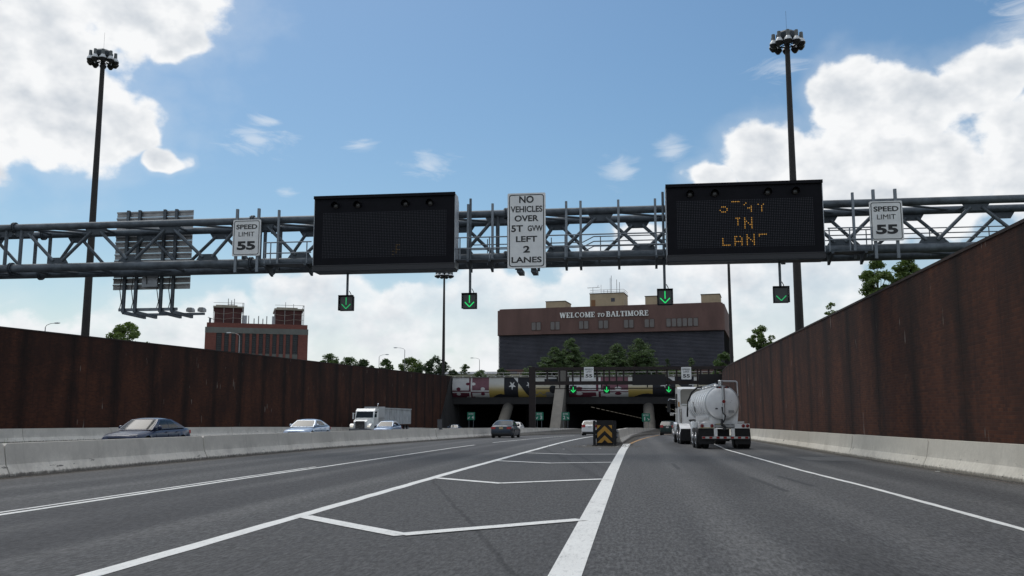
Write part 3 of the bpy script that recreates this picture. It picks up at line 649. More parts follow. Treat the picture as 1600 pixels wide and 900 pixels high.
# ------------------------------------------------------------------ message boards
def message_board(label, xa, xb, za, zb, lit, litm, name='message_board'):
    cx = (xa + xb) / 2; fy = GY - 1.08; by = GY - .24
    r = thing(name, label, 'message board', (cx, fy, za)); W = xb - xa
    b = MB(); b.bx(xa, xb, fy, by - .04, za, zb); b.build('cabinet', BLACK, r)
    for x, s_ in ((xa, -1), (xb, 1)):
        b = MB(); b.prism([(fy + .012, za + .02), (by, za + .02), (by, zb - .25), (by - .25, zb - .02), (fy + .012, zb - .02)], 'x', x + s_ * .001, x + s_ * .03); b.build('side_panel', CABGREY, r)
    b = MB(); b.bx(xa - .03, xb + .03, fy - .10, fy - .002, zb - .10, zb + .03); b.build('top_hood', BLACK, r)
    b = MB(); b.bx(xa - .03, xb + .03, fy - .05, fy - .002, za + .20, za + .235); b.bx(xa - .03, xb + .03, fy - .03, fy - .002, za - .02, za + .20); b.build('bottom_rail', mat('board_rail', (0.018, 0.018, 0.022), 0.5), r)
    b = MB(); b.bx(xa + .02, xb - .02, fy + .02, by, za - .05, za - .001); b.build('underside', STEEL_D, r)
    cols, rows, p = 77, 27, .07; ox = -cols * p / 2 + .02; oz = (zb - za) * .46 - rows * p / 2 + .04
    b = MB(); b.add([(0, 0, 0), (cols * p, 0, 0), (cols * p, 0, rows * p), (0, 0, rows * p)], [(0, 1, 2, 3)])
    b.add([(-.05, .006, -.05), (cols * p + .05, .006, -.05), (cols * p + .05, .006, rows * p + .05), (-.05, .006, rows * p + .05)], [(0, 1, 2, 3)])
    m_ = link('led_matrix', b.mesh('led_matrix', LED, fix=False), r, (ox, -.012, oz))
    b = MB()
    for (c, w) in lit:
        b.lathe([(.020, 0), (.020, -.008)], ((c + .5) * p, -.001, (rows - 1 - w + .5) * p), 6, 'y')
    if b.v: b.build('lit_pixels', litm, m_, world=False)
    for k, fx in enumerate((.155, .315, .655, .83)):
        x = xa + W * fx; z = zb - .42
        b = MB(); b.lathe([(.13, 0), (.13, -.05), (.11, -.07), (.06, -.085)], (x, fy - .002, z), 14, 'y'); be = b.build('beacon', mat('beacon_lens', (0.03, 0.028, 0.028), 0.25), r, smooth=True)
        b = MB(); n = 12; vs = []
        for i in range(n + 1):
            t = R(-20 + 220 * i / n); vs += [(x + .165 * math.cos(t), fy - .002, z + .165 * math.sin(t)), (x + .165 * math.cos(t), fy - .30 + .06 * abs(math.cos(t)), z + .165 * math.sin(t) - .03)]
        b.add(vs, [(2 * i, 2 * i + 1, 2 * i + 3, 2 * i + 2) for i in range(n)]); b.build('visor', BLACK, be)
    return r
LIT = [(25, 3), (26, 3), (27, 3), (28, 4), (28, 5), (24, 5), (25, 6), (26, 6), (27, 6), (31, 0), (32, 0), (33, 0), (34, 0), (35, 0), (39, 1), (38, 2), (40, 4), (41, 4), (42, 4), (42, 3), (42, 5), (42, 6), (46, 2), (49, 2), (48, 3), (48, 4), (48, 5), (48, 6),
       (33, 10), (34, 10), (35, 10), (34, 11), (34, 12), (34, 13), (34, 14)] + [(38, r_) for r_ in range(10, 17)] + [(42, r_) for r_ in range(10, 17)] + [(39, 12), (40, 13), (41, 14)] + \
      [(25, r_) for r_ in range(22, 27)] + [(c, 26) for c in range(26, 30)] + [(32, r_) for r_ in range(21, 27)] + [(36, r_) for r_ in range(22, 27)] + [(33, 24), (34, 24), (35, 24), (33, 21), (35, 21)] + \
      [(39, r_) for r_ in range(20, 27)] + [(43, r_) for r_ in range(20, 27)] + [(40, 22), (41, 23), (42, 24)] + [(c, 20) for c in range(46, 51)] + [(46, 21)]
message_board('black message board with blank dark screen, beside the weight limit sign', -13.80, -7.55, 7.80, 11.08, [(46, 20), (46, 21), (46, 22), (46, 23), (46, 24), (46, 25), (47, 23), (48, 23), (47, 20), (48, 20), (44, 24), (44, 26)], AMBER_DIM)
message_board('black message board with broken amber letters STAY IN LANE', 1.45, 7.75, 7.90, 11.10, LIT, AMBER)

# ------------------------------------------------------------------ lane control signals
def lane_signal(name, label, cx, zt, y, arrow, M, ztop, w=.60, group=None, tail=True):
    r = thing(name, label, 'signal', (cx, y, zt - w), 0, group); h = w * 1.06
    b = MB(); b.bx(-w / 2, w / 2, 0, .22, 0, h); b.build('housing', BLACK, r, world=False)
    b = MB(); b.bx(-w / 2 - .03, w / 2 + .03, -.14, .002, h, h + .03); b.bx(-w / 2 - .03, -w / 2 - .001, -.12, .002, 0, h); b.bx(w / 2 + .001, w / 2 + .03, -.12, .002, 0, h); b.build('visor', BLACK, r, world=False)
    b = MB(); b.bx(-w / 2 + .03, w / 2 - .03, -.006, -.002, .03, h - .03); b.build('lens', mat('signal_lens', (0.035, 0.04, 0.04), 0.3), r, world=False)
    b = MB(); k = w / .6; t = .040 * k
    if tail: b.beam((0, -.02, h * .40), (0, -.02, h * .90), .012, t, up=(1, 0, 0))
    for s_ in (-1, 1): b.beam((0, -.022 - .002 * s_, h * .12), (s_ * w * .33, -.022 - .002 * s_, h * .44), .012, t, up=(1, 0, 0))
    b.build('arrow', M, r, world=False)
    b = MB(); b.tube((0.0, .12, h), (0.0, .12, ztop - (zt - w)), .055, 8); b.build('hanger_pole', STEEL, r, world=False)
    b = MB(); b.path([(.16, .2, h), (.14, .2, h + .12), (.07, .16, h + .25)], .018, 6); b.build('conduit', BLACK2, r, world=False)
    return r
lane_signal('lane_signal', 'lane signal with dim green arrow hanging below the blank message board', -12.42, 6.70, 38.9, 1, GREEN_DIM, 8.1)
lane_signal('lane_signal', 'lane signal with green arrow hung from the pole beside the blank board', -6.96, 6.70, 38.9, 1, GREEN_ON, 10.95)
lane_signal('lane_signal', 'lane signal with bright green arrow in front of the WELCOME building roof', 1.32, 6.73, 38.9, 1, GREEN_ON, 10.98)
lane_signal('lane_signal', 'lane signal showing only a dim green chevron, below the amber-lettered board', 6.03, 6.75, 38.9, 0, GREEN_DIM, 8.1, tail=False)

# ------------------------------------------------------------------ tunnel portal
PY = 165.0
pt = thing('tunnel_portal', 'concrete tunnel portal with painted curved fascia above four dark bores', 'tunnel portal', (-8, PY, 0))
ZB = zr(PY)
# fascia mural on a quarter-round beam front; v runs from the top edge down and back under
def fas(x, v):
    if v < 0.45: return (x, PY - 1.6 - 0.5 * v, 8.85 - 2.0 * v / 0.45 * 0.9)
    t = (v - 0.45) / 0.55 * R(78); return (x, PY - 1.825 + 1.9 * (1 - math.cos(t)) , 7.05 - 1.95 * math.sin(t))
MUR = [mat('mural_white', (0.56, 0.56, 0.55), 0.8, 0, .12, 1), mat('mural_red', (0.115, 0.018, 0.035), 0.8, 0, .25, 1), mat('mural_black', (0.008, 0.009, 0.014), 0.75, 0, .2, 1), OCHRE,
       mat('mural_rose', (0.17, 0.075, 0.095), 0.8, 0, .2, 1), mat('mural_grey', (0.2, 0.2, 0.2), 0.8, 0, .2, 1)]
def bottony(u, v):     # u,v in -1..1, counterchanged cross with trefoil ends
    if abs(u) < .08 or abs(v) < .10: return True
    for (cu, cv) in ((.66, 0), (-.66, 0), (0, .58), (0, -.62)):
        for dx, dy in ((0, 0), (.15 if cv else 0, .0), (-.15 if cv else 0, 0), (0, .2 if cu else 0), (0, -.2 if cu else 0)):
            if math.hypot((u - cu - dx) / .115, (v - cv - dy) / .125) < 1: return True
    return False
def star(u, v, cx, cy, r, asp):
    x = (u - cx) * asp; y = v - cy; a = math.atan2(x, y); rr = math.hypot(x, y); k = abs(((a / (2 * math.pi / 5) + .5) % 1) - .5) * 2
    return rr < r * 1.12 * (.36 + .64 * (1 - k) ** 1.7)
def mural(u, v):       # u 0..1 across one span, v 0..1 down
    if u < .355:
        q = u / .355; cu, cv = (q - .5) * 2, (v - .60) * 2
        left = (q < .5) == (v < .60); c = bottony(cu, cv)
        if v < .60 and q >= .5: return 4 if not c else (0 if cu > .13 or abs(cu) <= .13 else 1)
        return (0 if not c else 1) if left else (1 if not c else 0)
    if u < .50: return 2 if v > .60 + .55 * (1 - (u - .355) / .145) ** 2 - .12 + .25 * ((u - .355) / .145 - .0) else 3
    if u < .635:
        if star(u, v, .578, .36, .17, 5.6): return 0
        return 0 if (u > .585 and v < (u - .585) * 5.2 and u < .632) else 2
    if u < .745:
        d = (u - .635) / .11
        if star(u, v, .738, .33, .13, 5.6): return 0
        return 2 if v < .25 + .62 * d else 3
    if (u - .965) ** 2 * 500 + (v - .52) ** 2 * 22 < 0.55: return 2
    if abs(v - (.70 + .05 * math.sin(u * 95))) < .02 and .79 < u < .90: return 5
    if u > .885 and v < .38 - .1 * abs(math.sin(u * 60)): return 2 if v > .08 else 0
    if u > .9 and .62 < v < .9: return 5
    return 3
def fascia(x0, x1, nx_, nv_=76):
    b = MB(); W = nx_ + 1
    for j in range(nv_ + 1):
        for i in range(nx_ + 1): b.v.append(fas(x0 + (x1 - x0) * i / nx_, j / nv_))
    for j in range(nv_):
        for i in range(nx_):
            b.f.append((j * W + i, j * W + i + 1, (j + 1) * W + i + 1, (j + 1) * W + i)); b.mi.append(mural((i + .5) / nx_, (j + .5) / nv_))
    o = b.build('painted_fascia', MUR, pt, smooth=False, fix=False); o['label'] = 'curved fascia painted with red, white, black and ochre flag panels'
    return o
fascia(-32.2, -13.6, 400); fascia(-11.4, 17.5, 560)
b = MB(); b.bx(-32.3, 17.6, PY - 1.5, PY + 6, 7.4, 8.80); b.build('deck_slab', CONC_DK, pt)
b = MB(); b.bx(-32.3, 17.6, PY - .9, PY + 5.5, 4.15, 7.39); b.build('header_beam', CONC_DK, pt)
b = MB(); b.bx(-32.3, 17.6, PY - 1.75, PY - 1.25, 8.81, 8.95); b.build('parapet_cap', CONC, pt)
for i in range(34):
    x = -31.8 + i * 1.48; b = MB(); b.cb(x, PY - 1.6, 8.99, .22, .14, .08); b.build('parapet_light', SIGNW2, pt)
# raking columns, centre buttress and abutments
for x in (-22.4, 2.3):
    b = MB(); b.tube((x, PY - 11, zr(PY - 11) - .2), (x, PY + 1, 4.2), .98, 24, .92); b.build('column', mat('column_concrete_shaded', (0.085, 0.079, 0.068), 0.9, 0, 0.25, 0.6, streak=0.3), pt, smooth=True)  # darker copy of the portal concrete: the columns' shade is in its colour
b = MB(); y0 = PY - 13
b.add([(-14.0, y0, zr(y0) - .2), (-12.3, y0, zr(y0) - .2), (-12.3, PY + 3, ZB - .2), (-14.0, PY + 3, ZB - .2), (-13.6, PY - 2.6, 8.0), (-12.0, PY - 2.6, 8.0), (-11.9, PY + 3, 8.0), (-13.6, PY + 3, 8.0)],
      [(0, 1, 5, 4), (1, 2, 6, 5), (2, 3, 7, 6), (3, 0, 4, 7), (4, 5, 6, 7), (0, 3, 2, 1)]); b.build('buttress', CONC, pt)
b = MB(); b.bx(-13.3, -12.0, PY - 2.4, PY - .2, 8.01, 10.2); b.build('buttress_cap', CONC, pt)
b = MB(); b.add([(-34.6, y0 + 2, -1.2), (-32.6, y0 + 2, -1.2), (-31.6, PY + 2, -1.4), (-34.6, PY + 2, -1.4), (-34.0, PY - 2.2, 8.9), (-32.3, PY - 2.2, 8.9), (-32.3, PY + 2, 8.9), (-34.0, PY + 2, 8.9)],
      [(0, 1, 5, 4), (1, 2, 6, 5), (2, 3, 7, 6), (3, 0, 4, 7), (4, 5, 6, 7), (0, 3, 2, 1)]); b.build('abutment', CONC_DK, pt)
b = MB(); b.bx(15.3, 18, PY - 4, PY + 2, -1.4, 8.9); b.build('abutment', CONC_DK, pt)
# bores behind: side walls, roof, end
def tx(x, y): return x + (y - PY) * 0.14
def tz(y): return -1.0 - 0.028 * (y - PY)
for x, x2 in ((-33.5, -32.0), (-13.4, -12.2), (15.4, 17)):
    b = MB(); ye = 300; b.add([(tx(x, PY + 2), PY + 2, -1.5), (tx(x2, PY + 2), PY + 2, -1.5), (tx(x2, ye), ye, -7), (tx(x, ye), ye, -7), (tx(x, PY + 2), PY + 2, 5), (tx(x2, PY + 2), PY + 2, 5), (tx(x2, ye), ye, 2.5), (tx(x, ye), ye, 2.5)],
          [(0, 1, 5, 4), (1, 2, 6, 5), (2, 3, 7, 6), (3, 0, 4, 7), (4, 5, 6, 7)]); b.build('bore_wall', TUN, pt)
for x, x2 in ((-22.8, -22.0), (1.8, 2.7)):
    b = MB(); ya = PY + 14; b.add([(tx(x, ya), ya, -2), (tx(x2, ya), ya, -2), (tx(x2, ye), ye, -7), (tx(x, ye), ye, -7), (tx(x, ya), ya, 4.5), (tx(x2, ya), ya, 4.5), (tx(x2, ye), ye, 2.5), (tx(x, ye), ye, 2.5)],
          [(0, 1, 5, 4), (1, 2, 6, 5), (2, 3, 7, 6), (3, 0, 4, 7)]); b.build('bore_wall', TUN, pt)
b = MB(); b.add([(-34, PY + 1, 4.4), (19, PY + 1, 4.4), (tx(19, ye), ye, 4.4 - .028 * 135), (tx(-34, ye), ye, 4.4 - .028 * 135), (-34, PY + 1, 6), (19, PY + 1, 6), (tx(19, ye), ye, 6), (tx(-34, ye), ye, 6)],
      [(0, 1, 2, 3), (4, 5, 6, 7), (0, 1, 5, 4), (2, 3, 7, 6), (1, 2, 6, 5), (3, 0, 4, 7)]); b.build('bore_ceiling', TUN, pt)
b = MB(); b.bx(tx(-36, ye), tx(22, ye), ye, ye + 1, -8, 7); b.build('bore_end', TUN, pt)
LAMPM = mat('tunnel_lamp', (.2, .2, .18), .5, emit=(1.0, .93, .78), estr=.13)
for (x, z, ya, n, lab) in ((-8.2, 3.75, 168, 13, 'line of small tunnel lamps receding into the bore behind the chevron cushion'), (5.0, 3.75, 168, 6, 'line of small tunnel lamps receding into the bore behind the tanker cab')):
    r_ = thing('tunnel_lamp_row', lab, 'lamps', (x, ya, z), 0, 'lamp rows in the bores')
    for i in range(n):
        y = ya + i * 5.2; b = MB(); b.beam((tx(x, y) + .0, y, z - .028 * (y - PY)), (tx(x, y + 3.0), y + 3.0, z - .028 * (y + 3.0 - PY)), .09, .06); b.build('lamp', LAMPM, r_)
# railing on the deck
rl = thing('deck_railing', 'thin grey railing along the deck above the painted fascia', 'railing', (-20, PY + 5, 8.8))
for z in (9.4, 9.95):
    b = MB(); b.tube((-27, PY + 5, z), (15, PY + 5, z), .05, 6); b.build('rail', ALU, rl)
for i in range(15):
    b = MB(); x = -27 + i * 3; b.tube((x, PY + 5, 8.3), (x, PY + 5, 9.95), .05, 6); b.build('railing_post', ALU, rl)

# green bore signs on two legs
for (cx, zt, nm, ax, lab) in ((-26.45, 2.63, '4', -1, 'green BORE 4 sign on two legs, farthest from the tanker'), (-15.3, 2.62, '3', -1, 'green BORE 3 sign beside the sloping concrete buttress'), (-11.1, 2.61, '2', 1, 'green BORE 2 sign in front of the buttress side'), (1.68, 2.40, '1', 1, 'green BORE 1 sign in front of the round column')):
    w = 1.28; Yb = 150.0; r_ = thing('bore_sign', lab, 'sign', (cx, Yb, zr(Yb)), 0, 'green bore signs at the portal'); zc = zt - w / 2 - zr(Yb)
    b = MB(); b.prism([(p[0], p[1] + zc) for p in rounded(w, w, .06)], 'y', 0, .05); b.build('sign_panel', SIGNG, r_, world=False)
    for x in (-.36, .36):
        b = MB(); b.tube((x, .08, 0), (x, .08, zc + .3), .035, 6); b.build('leg', STEEL_L, r_, world=False)
    link('lettering', text_mesh('BORE', .80, .26, SIGNW2, bold=.01), r_, (0, -.008, zc + .36))
    link('lettering', text_mesh(nm, .34 if nm != '1' else .16, .58, SIGNW2, bold=.03), r_, (-ax * .22 if nm != '4' and nm != '3' else .28, -.008, zc - .20))
    b = MB(); ex = ax * .36; b.beam((ex - ax * .15, -.01, zc - .10), (ex + ax * .10, -.01, zc - .36), .01, .09, up=(1, 0, 0)); b.add([(ex + ax * .16, -.014, zc - .42), (ex + ax * .16, -.014, zc - .18), (ex - ax * .08, -.014, zc - .42)], [(0, 1, 2)]); b.build('arrow', SIGNW2, r_, world=False)

# ------------------------------------------------------------------ brown gantry before the portal
q = thing('sign_gantry', 'dark brown frame gantry in front of the tunnel portal', 'gantry', (-13, 120, 0)); QY = 120.0; zq = zr(QY)
b = MB(); b.bx(-13.55, -12.75, QY - .4, QY + .4, zq, 8.15); b.build('post', BROWNST, q)
b = MB(); b.bx(11.0, 11.7, QY - .4, QY + .4, zq, 8.15); b.build('post', BROWNST, q)
b = MB(); b.bx(-12.74, 10.99, QY - .3, QY + .3, 7.70, 8.10); b.build('top_beam', BROWNST, q)
b = MB(); b.bx(-12.74, 10.99, QY - .3, QY + .3, 5.85, 6.30); b.build('bottom_beam', BROWNST, q)
b = MB(); b.bx(-12.74, 10.99, QY + 1.0, QY + 1.3, 5.35, 5.45); b.build('walkway', BROWNST, q)
for x in (-11.2, -9.6, -8.7, -7.9, -6.9, -4.8, -3.9, -3.2, -2.3, -1.4, .0, 1.6, 2.8, 4.1, 5.3, 7.9, 8.3, 9.3, 10.1):
    b = MB(); b.bx(x - .10, x + .10, QY - .2, QY + .2, 6.305, 7.695); b.build('upright', BROWNST, q)
for x in (-9.6, -7.9, -4.2, -2.2, 1.6, 4.1, 7.9):
    b = MB(); b.bx(x - .07, x + .07, QY - .1, QY + .1, 5.46, 5.845); b.build('hanger', BROWNST, q)
for xa, xb in ((-.3, 3.9), (8.0, 10.9)):
    b = MB(); b.bx(xa, xb, QY - .55, QY - .32, 5.75, 7.1); b.build('sign_back', mat('dark_sign', (.010, .009, .010), .7), q)
SL2 = [('SPEED', .48, .98, .215, .012), ('LIMIT', .165, .74, .20, .0), ('55', -.34, .86, .42, .03)]
sign_board('speed_limit_sign', 'small far SPEED LIMIT 55 sign on the brown gantry above the chevron cushion', -5.80, QY - .62, 7.30, 1.24, 1.56, SL2, SIGNW, SIGNK, False, 'speed limit signs on the brown gantry')
sign_board('speed_limit_sign', 'small far SPEED LIMIT 55 sign on the brown gantry above the tanker', 6.48, QY - .62, 7.22, 1.24, 1.56, SL2, SIGNW, SIGNK, False, 'speed limit signs on the brown gantry')
def far_arrow(cx, lab):
    r_ = thing('lane_signal', lab, 'signal', (cx, QY - .6, 4.75), 0, 'green arrows on the brown gantry')
    b = MB(); b.beam((0, 0, .28), (0, 0, .80), .02, .10, up=(1, 0, 0))
    for s_ in (-1, 1): b.beam((0, -.003 * s_ - .004, .12), (s_ * .28, -.003 * s_ - .004, .42), .02, .11, up=(1, 0, 0))
    b.build('arrow', GREEN_FAR, r_, world=False)
    b = MB(); b.bx(-.42, .42, .03, .2, -.05, .95); b.build('housing', mat('dark_sign', (.010, .009, .010), .7), r_, world=False)
    b = MB(); b.tube((0, .15, .95), (0, .15, 1.5), .07, 6); b.build('hanger_pole', BROWNST, r_, world=False)
far_arrow(-7.82, 'far green arrow on the brown gantry, next to the concrete buttress'); far_arrow(-3.56, 'far green arrow on the brown gantry, above the chevron cushion'); far_arrow(4.25, 'far green arrow on the brown gantry, beside the tanker cab')

# ------------------------------------------------------------------ ventilation building
VX, VY = -5.6, 195.0
vb = thing('ventilation_building', 'wide brown and black building lettered WELCOME TO BALTIMORE above the tunnel', 'building', (VX, VY, 10.4), R(-8))
HW = 24.2; Z = lambda z: z - 10.4
VBR = mat('brown_panel', (0.132, 0.074, 0.064), 0.8, 0, 0.25, 0.35, streak=0.3); VDK = mat('louvre_black', (0.060, 0.060, 0.075), 0.7, 0, 0.3, 0.3); TAN = mat('tan_render', (0.40, 0.32, 0.215), 0.9, 0, 0.15, 0.5)
b = MB(); b.bx(-HW + .5, HW - .5, .9, 34, 0, Z(24.6)); b.build('core', VDK, vb, world=False)
n = 6; pr_ = []
for cx, a0 in ((HW - 1.2, -90), (HW - 1.2, 0), (-HW + 1.2, 90), (-HW + 1.2, 180)):
    for i in range(n + 1):
        t = R(a0 + 90 * i / n); pr_.append((cx + 1.2 * math.cos(t), (1.2 if a0 in (-90, 180) else 33) + 1.2 * math.sin(t)))
b = MB(); b.prism(pr_, 'z', Z(19.5), Z(24.9)); band = b.build('upper_band', VBR, vb, world=False, smooth=True)
b = MB(); b.prism([(p[0] * .985, p[1] * .985 + .25) for p in pr_], 'z', Z(24.901), Z(25.2)); b.build('parapet', VBR, vb, world=False)
b = MB(); b.bx(-HW + .1, HW - .1, .35, 33.5, 0, Z(12.1)); b.build('base', VBR, vb, world=False)
k = 26; zz0, zz1 = Z(12.12), Z(19.48)
for i in range(k):
    za = zz0 + (zz1 - zz0) * i / k; h = (zz1 - zz0) / k
    b = MB(); b.prism([(.74, za + .015), (.9, za + h * .92), (.9, za + .015)], 'x', -HW + .3, HW - .3); b.build('louvre_slat', VDK, vb, world=False)
    b = MB(); b.prism([(HW - .25, za + .02), (HW - .5, za + h * .9), (HW - .5, za + .02)], 'y', .92, 33); b.build('louvre_slat', VDK, vb, world=False)
WGL = mat('vent_window', (0.15, 0.135, 0.13), 0.45, 0, 0.15, 1); WFR = mat('vent_window_frame', (0.085, 0.050, 0.044), 0.7)
def vwin(xs_):
    for x in xs_:
        b = MB(); b.prism([(x + p[0], Z(21.25) + p[1]) for p in rounded(1.04, 1.9, .2, 3)], 'y', -.10, -.001); w_ = b.build('window', WFR, vb, world=False)
        b = MB(); b.prism([(x + p[0], Z(21.25) + p[1]) for p in rounded(.86, 1.62, .16, 3)], 'y', -.14, -.101); b.build('pane', WGL, w_, world=False)
for c in (-15.25, -11.1, -4.9, -.7, 4.65, 8.95): vwin((c - .54, c + .54))
vwin([12.9 + i * 1.1 for i in range(6)])
b = MB(); b.bx(-21.3, -19.6, .30, .345, .3, Z(12.0) - .3); b.build('door', VDK, vb, world=False)
for (x0, x1, y0_, y1_, zt, lab) in ((-13.6, -9.3, 2, 8, 26.7, 0), (-4.1, 3.2, 3, 9, 28.2, 1), (7.9, 11.6, 2, 8, 27.1, 0), (19.4, 23.2, 3, 9, 27.2, 0)):
    b = MB(); b.bx(x0, x1, y0_, y1_, Z(25.21), Z(zt)); ph = b.build('penthouse', TAN, vb, world=False)
    b = MB(); b.bx(x0 - .1, x1 + .1, y0_ - .1, y1_ + .1, Z(zt) + .002, Z(zt) + .14); b.build('roof_edge', mat('roof_edge', (.05, .045, .04), .8), ph, world=False)
    if lab:
        b = MB(); b.bx(-3.8, -2.9, y0_ - .04, y0_ - .002, Z(25.25), Z(26.9)); b.build('door', mat('rust_door', (.22, .11, .05), .8), ph, world=False)
        b = MB(); b.bx(.5, 1.3, y0_ - .04, y0_ - .002, Z(26.4), Z(27.2)); b.build('window', VDK, ph, world=False)
        for (x, h, r_) in ((-3.6, 1.5, .05), (-1.8, 2.1, .04), (-1.2, 1.0, .05), (-.4, 1.0, .05), (.2, 3.5, .05), (.45, 4.0, .06), (1.6, 3.1, .06), (2.2, 2.5, .06)):
            b = MB(); b.tube((x, y0_ + 1, Z(zt)), (x, y0_ + 1, Z(zt) + h), r_, 6); b.build('antenna', ALU, ph, world=False)
        b = MB(); b.tube((-4.8, y0_ + 1, Z(zt) + 1.5), (-2.1, y0_ + 1, Z(zt) + 1.55), .05, 6)
        for x in (-4.6, -4.1, -3.4, -2.9): b.tube((x, y0_ + .6, Z(zt) + 1.51), (x, y0_ + 1.4, Z(zt) + 1.51), .03, 5)
        b.tube((-2.6, y0_ + 1, Z(zt) + 1.55), (-2.4, y0_ + 1, Z(zt) + 2.0), .04, 5); b.build('antenna', ALU, ph, world=False)
        for z_ in (.45, .85):
            b = MB(); b.path([(x0, y0_ + .3, Z(zt) + z_), (x1, y0_ + .3, Z(zt) + z_), (x1, y1_, Z(zt) + z_)], .04, 6); b.build('roof_rail', ALU, ph, world=False)
# raised serif lettering
def serif_text(words, total_w):
    LET = {}
    T, S, sf = .25, .13, .10
    def V(x, y0=0, y1=1, t=T): return [('s', (x, y0), (x, y1), t), ('s', (x - t / 2 - .09, y0 + sf / 2), (x + t / 2 + .09, y0 + sf / 2), sf), ('s', (x - t / 2 - .09, y1 - sf / 2), (x + t / 2 + .09, y1 - sf / 2), sf)]
    LET['I'] = (.40, V(.20)); LET['L'] = (.72, V(.2) + [('s', (.2, .045), (.68, .045), .09), ('s', (.65, .0), (.65, .30), .08)])
    LET['E'] = (.74, V(.2) + [('s', (.2, .045), (.70, .045), .09), ('s', (.2, .955), (.68, .955), .09), ('s', (.2, .51), (.52, .51), .09), ('s', (.66, 0), (.66, .28), .08), ('s', (.64, .72), (.64, 1), .08), ('s', (.52, .40), (.52, .62), .07)])
    LET['T'] = (.80, V(.40) + [('s', (.04, .955), (.76, .955), .09), ('s', (.06, .70), (.06, 1), .08), ('s', (.74, .70), (.74, 1), .08)])
    LET['W'] = (1.16, [('s', (.10, 1), (.32, 0), T), ('s', (.32, 0), (.56, 1), S), ('s', (.56, 1), (.80, 0), T), ('s', (.80, 0), (1.04, 1), S), ('s', (0, .965), (.26, .965), sf), ('s', (.44, .965), (.68, .965), sf), ('s', (.92, .965), (1.14, .965), sf)])
    LET['M'] = (1.06, V(.16, t=S) + V(.88) + [('s', (.16, 1), (.50, .04), T), ('s', (.50, .04), (.86, 1), S)])
    LET['A'] = (.90, [('s', (.10, 0), (.42, 1), S), ('s', (.42, 1), (.76, 0), T), ('s', (.22, .33), (.64, .33), .08), ('s', (0, .035), (.24, .035), sf), ('s', (.60, .035), (.92, .035), sf)])
    LET['B'] = (.80, V(.2) + [('a', (.36, .745), .26, .235, -90, 90), ('a', (.36, .27), .32, .26, -90, 90), ('s', (.2, .96), (.4, .96), .08), ('s', (.2, .52), (.42, .52), .08), ('s', (.2, .04), (.42, .04), .08)])
    LET['R'] = (.88, V(.2) + [('a', (.36, .735), .28, .245, -90, 90), ('s', (.2, .96), (.4, .96), .08), ('s', (.2, .50), (.42, .50), .08), ('s', (.42, .50), (.76, .02), T * .9), ('s', (.66, .035), (.90, .035), sf)])
    LET['O'] = (.94, [('a', (.47, .5), .36, .44, 0, 360)]); LET['C'] = (.86, [('a', (.48, .5), .36, .44, 48, 312), ('s', (.74, .62), (.74, .95), .07)])
    out = []; x = 0
    for w, sc_, sh in words:
        for ch in w:
            wd, st = LET[ch]; out.append((ch, x, sc_, sh, st)); x += (wd + .09) * sc_
        x += .34
    k = total_w / (x - .34); res = []
    for ch, x, sc_, sh, st in out:
        b = MB(); z = 0
        def P(p): return ((x + (p[0] + sh * p[1]) * sc_) * k, p[1] * sc_ * k)
        for e in st:
            z += 1
            if e[0] == 's': segs = [(e[1], e[2], e[3])]
            else:
                c, rx, ry, a0, a1 = e[1:]; m_ = 14; segs = []
                for i in range(m_):
                    t0, t1 = R(a0 + (a1 - a0) * i / m_), R(a0 + (a1 - a0) * (i + 1.12) / m_); tm = (t0 + t1) / 2
                    segs.append(((c[0] + rx * math.cos(t0), c[1] + ry * math.sin(t0)), (c[0] + rx * math.cos(t1), c[1] + ry * math.sin(t1)), .08 + .12 * abs(math.cos(tm))))
            for si, (p, q_, t) in enumerate(segs):
                d = Vector((q_[0] - p[0], q_[1] - p[1])); nn = Vector((-d.y, d.x)).normalized() * t / 2
                if abs(d.y) > .5 and abs(d.x) > .1: nn = Vector((t / 2, 0)) * -1
                c4 = [P((p[0] + nn.x, p[1] + nn.y)), P((p[0] - nn.x, p[1] - nn.y)), P((q_[0] - nn.x, q_[1] - nn.y)), P((q_[0] + nn.x, q_[1] + nn.y))]
                b.prism(c4, 'y', -.22 - .004 * z - .002 * (si % 3), -.02)
        res.append(b)
    return res
LETW = mat('raised_letter_white', (.84, .84, .82), .6)
tx0 = 0
for b in serif_text([('WELCOME', 1.0, 0), ('TO', .74, .18), ('BALTIMORE', 1.0, 0)], 18.9):
    b.v = [(x - 10.0, y, z + Z(22.85)) for x, y, z in b.v]; b.build('raised_letter', LETW, vb, world=False)

# long low grey structure beyond the portal
lw = thing('low_building', 'long low pale grey building on the skyline beside the lettered building', 'building', (-45, 262, 10))
b = MB(); b.bx(-60, -33, 262, 275, 9, 14.3); b.build('wall', mat('pale_grey_cladding', (.34, .35, .36), .8, 0, .1, .2), lw)
b = MB(); b.prism([(261.5, 14.3), (275.5, 14.3), (268, 15.3)], 'x', -60.3, -32.7); b.build('roof', mat('grey_roofing', (.22, .23, .24), .8, 0, .1, .3), lw)

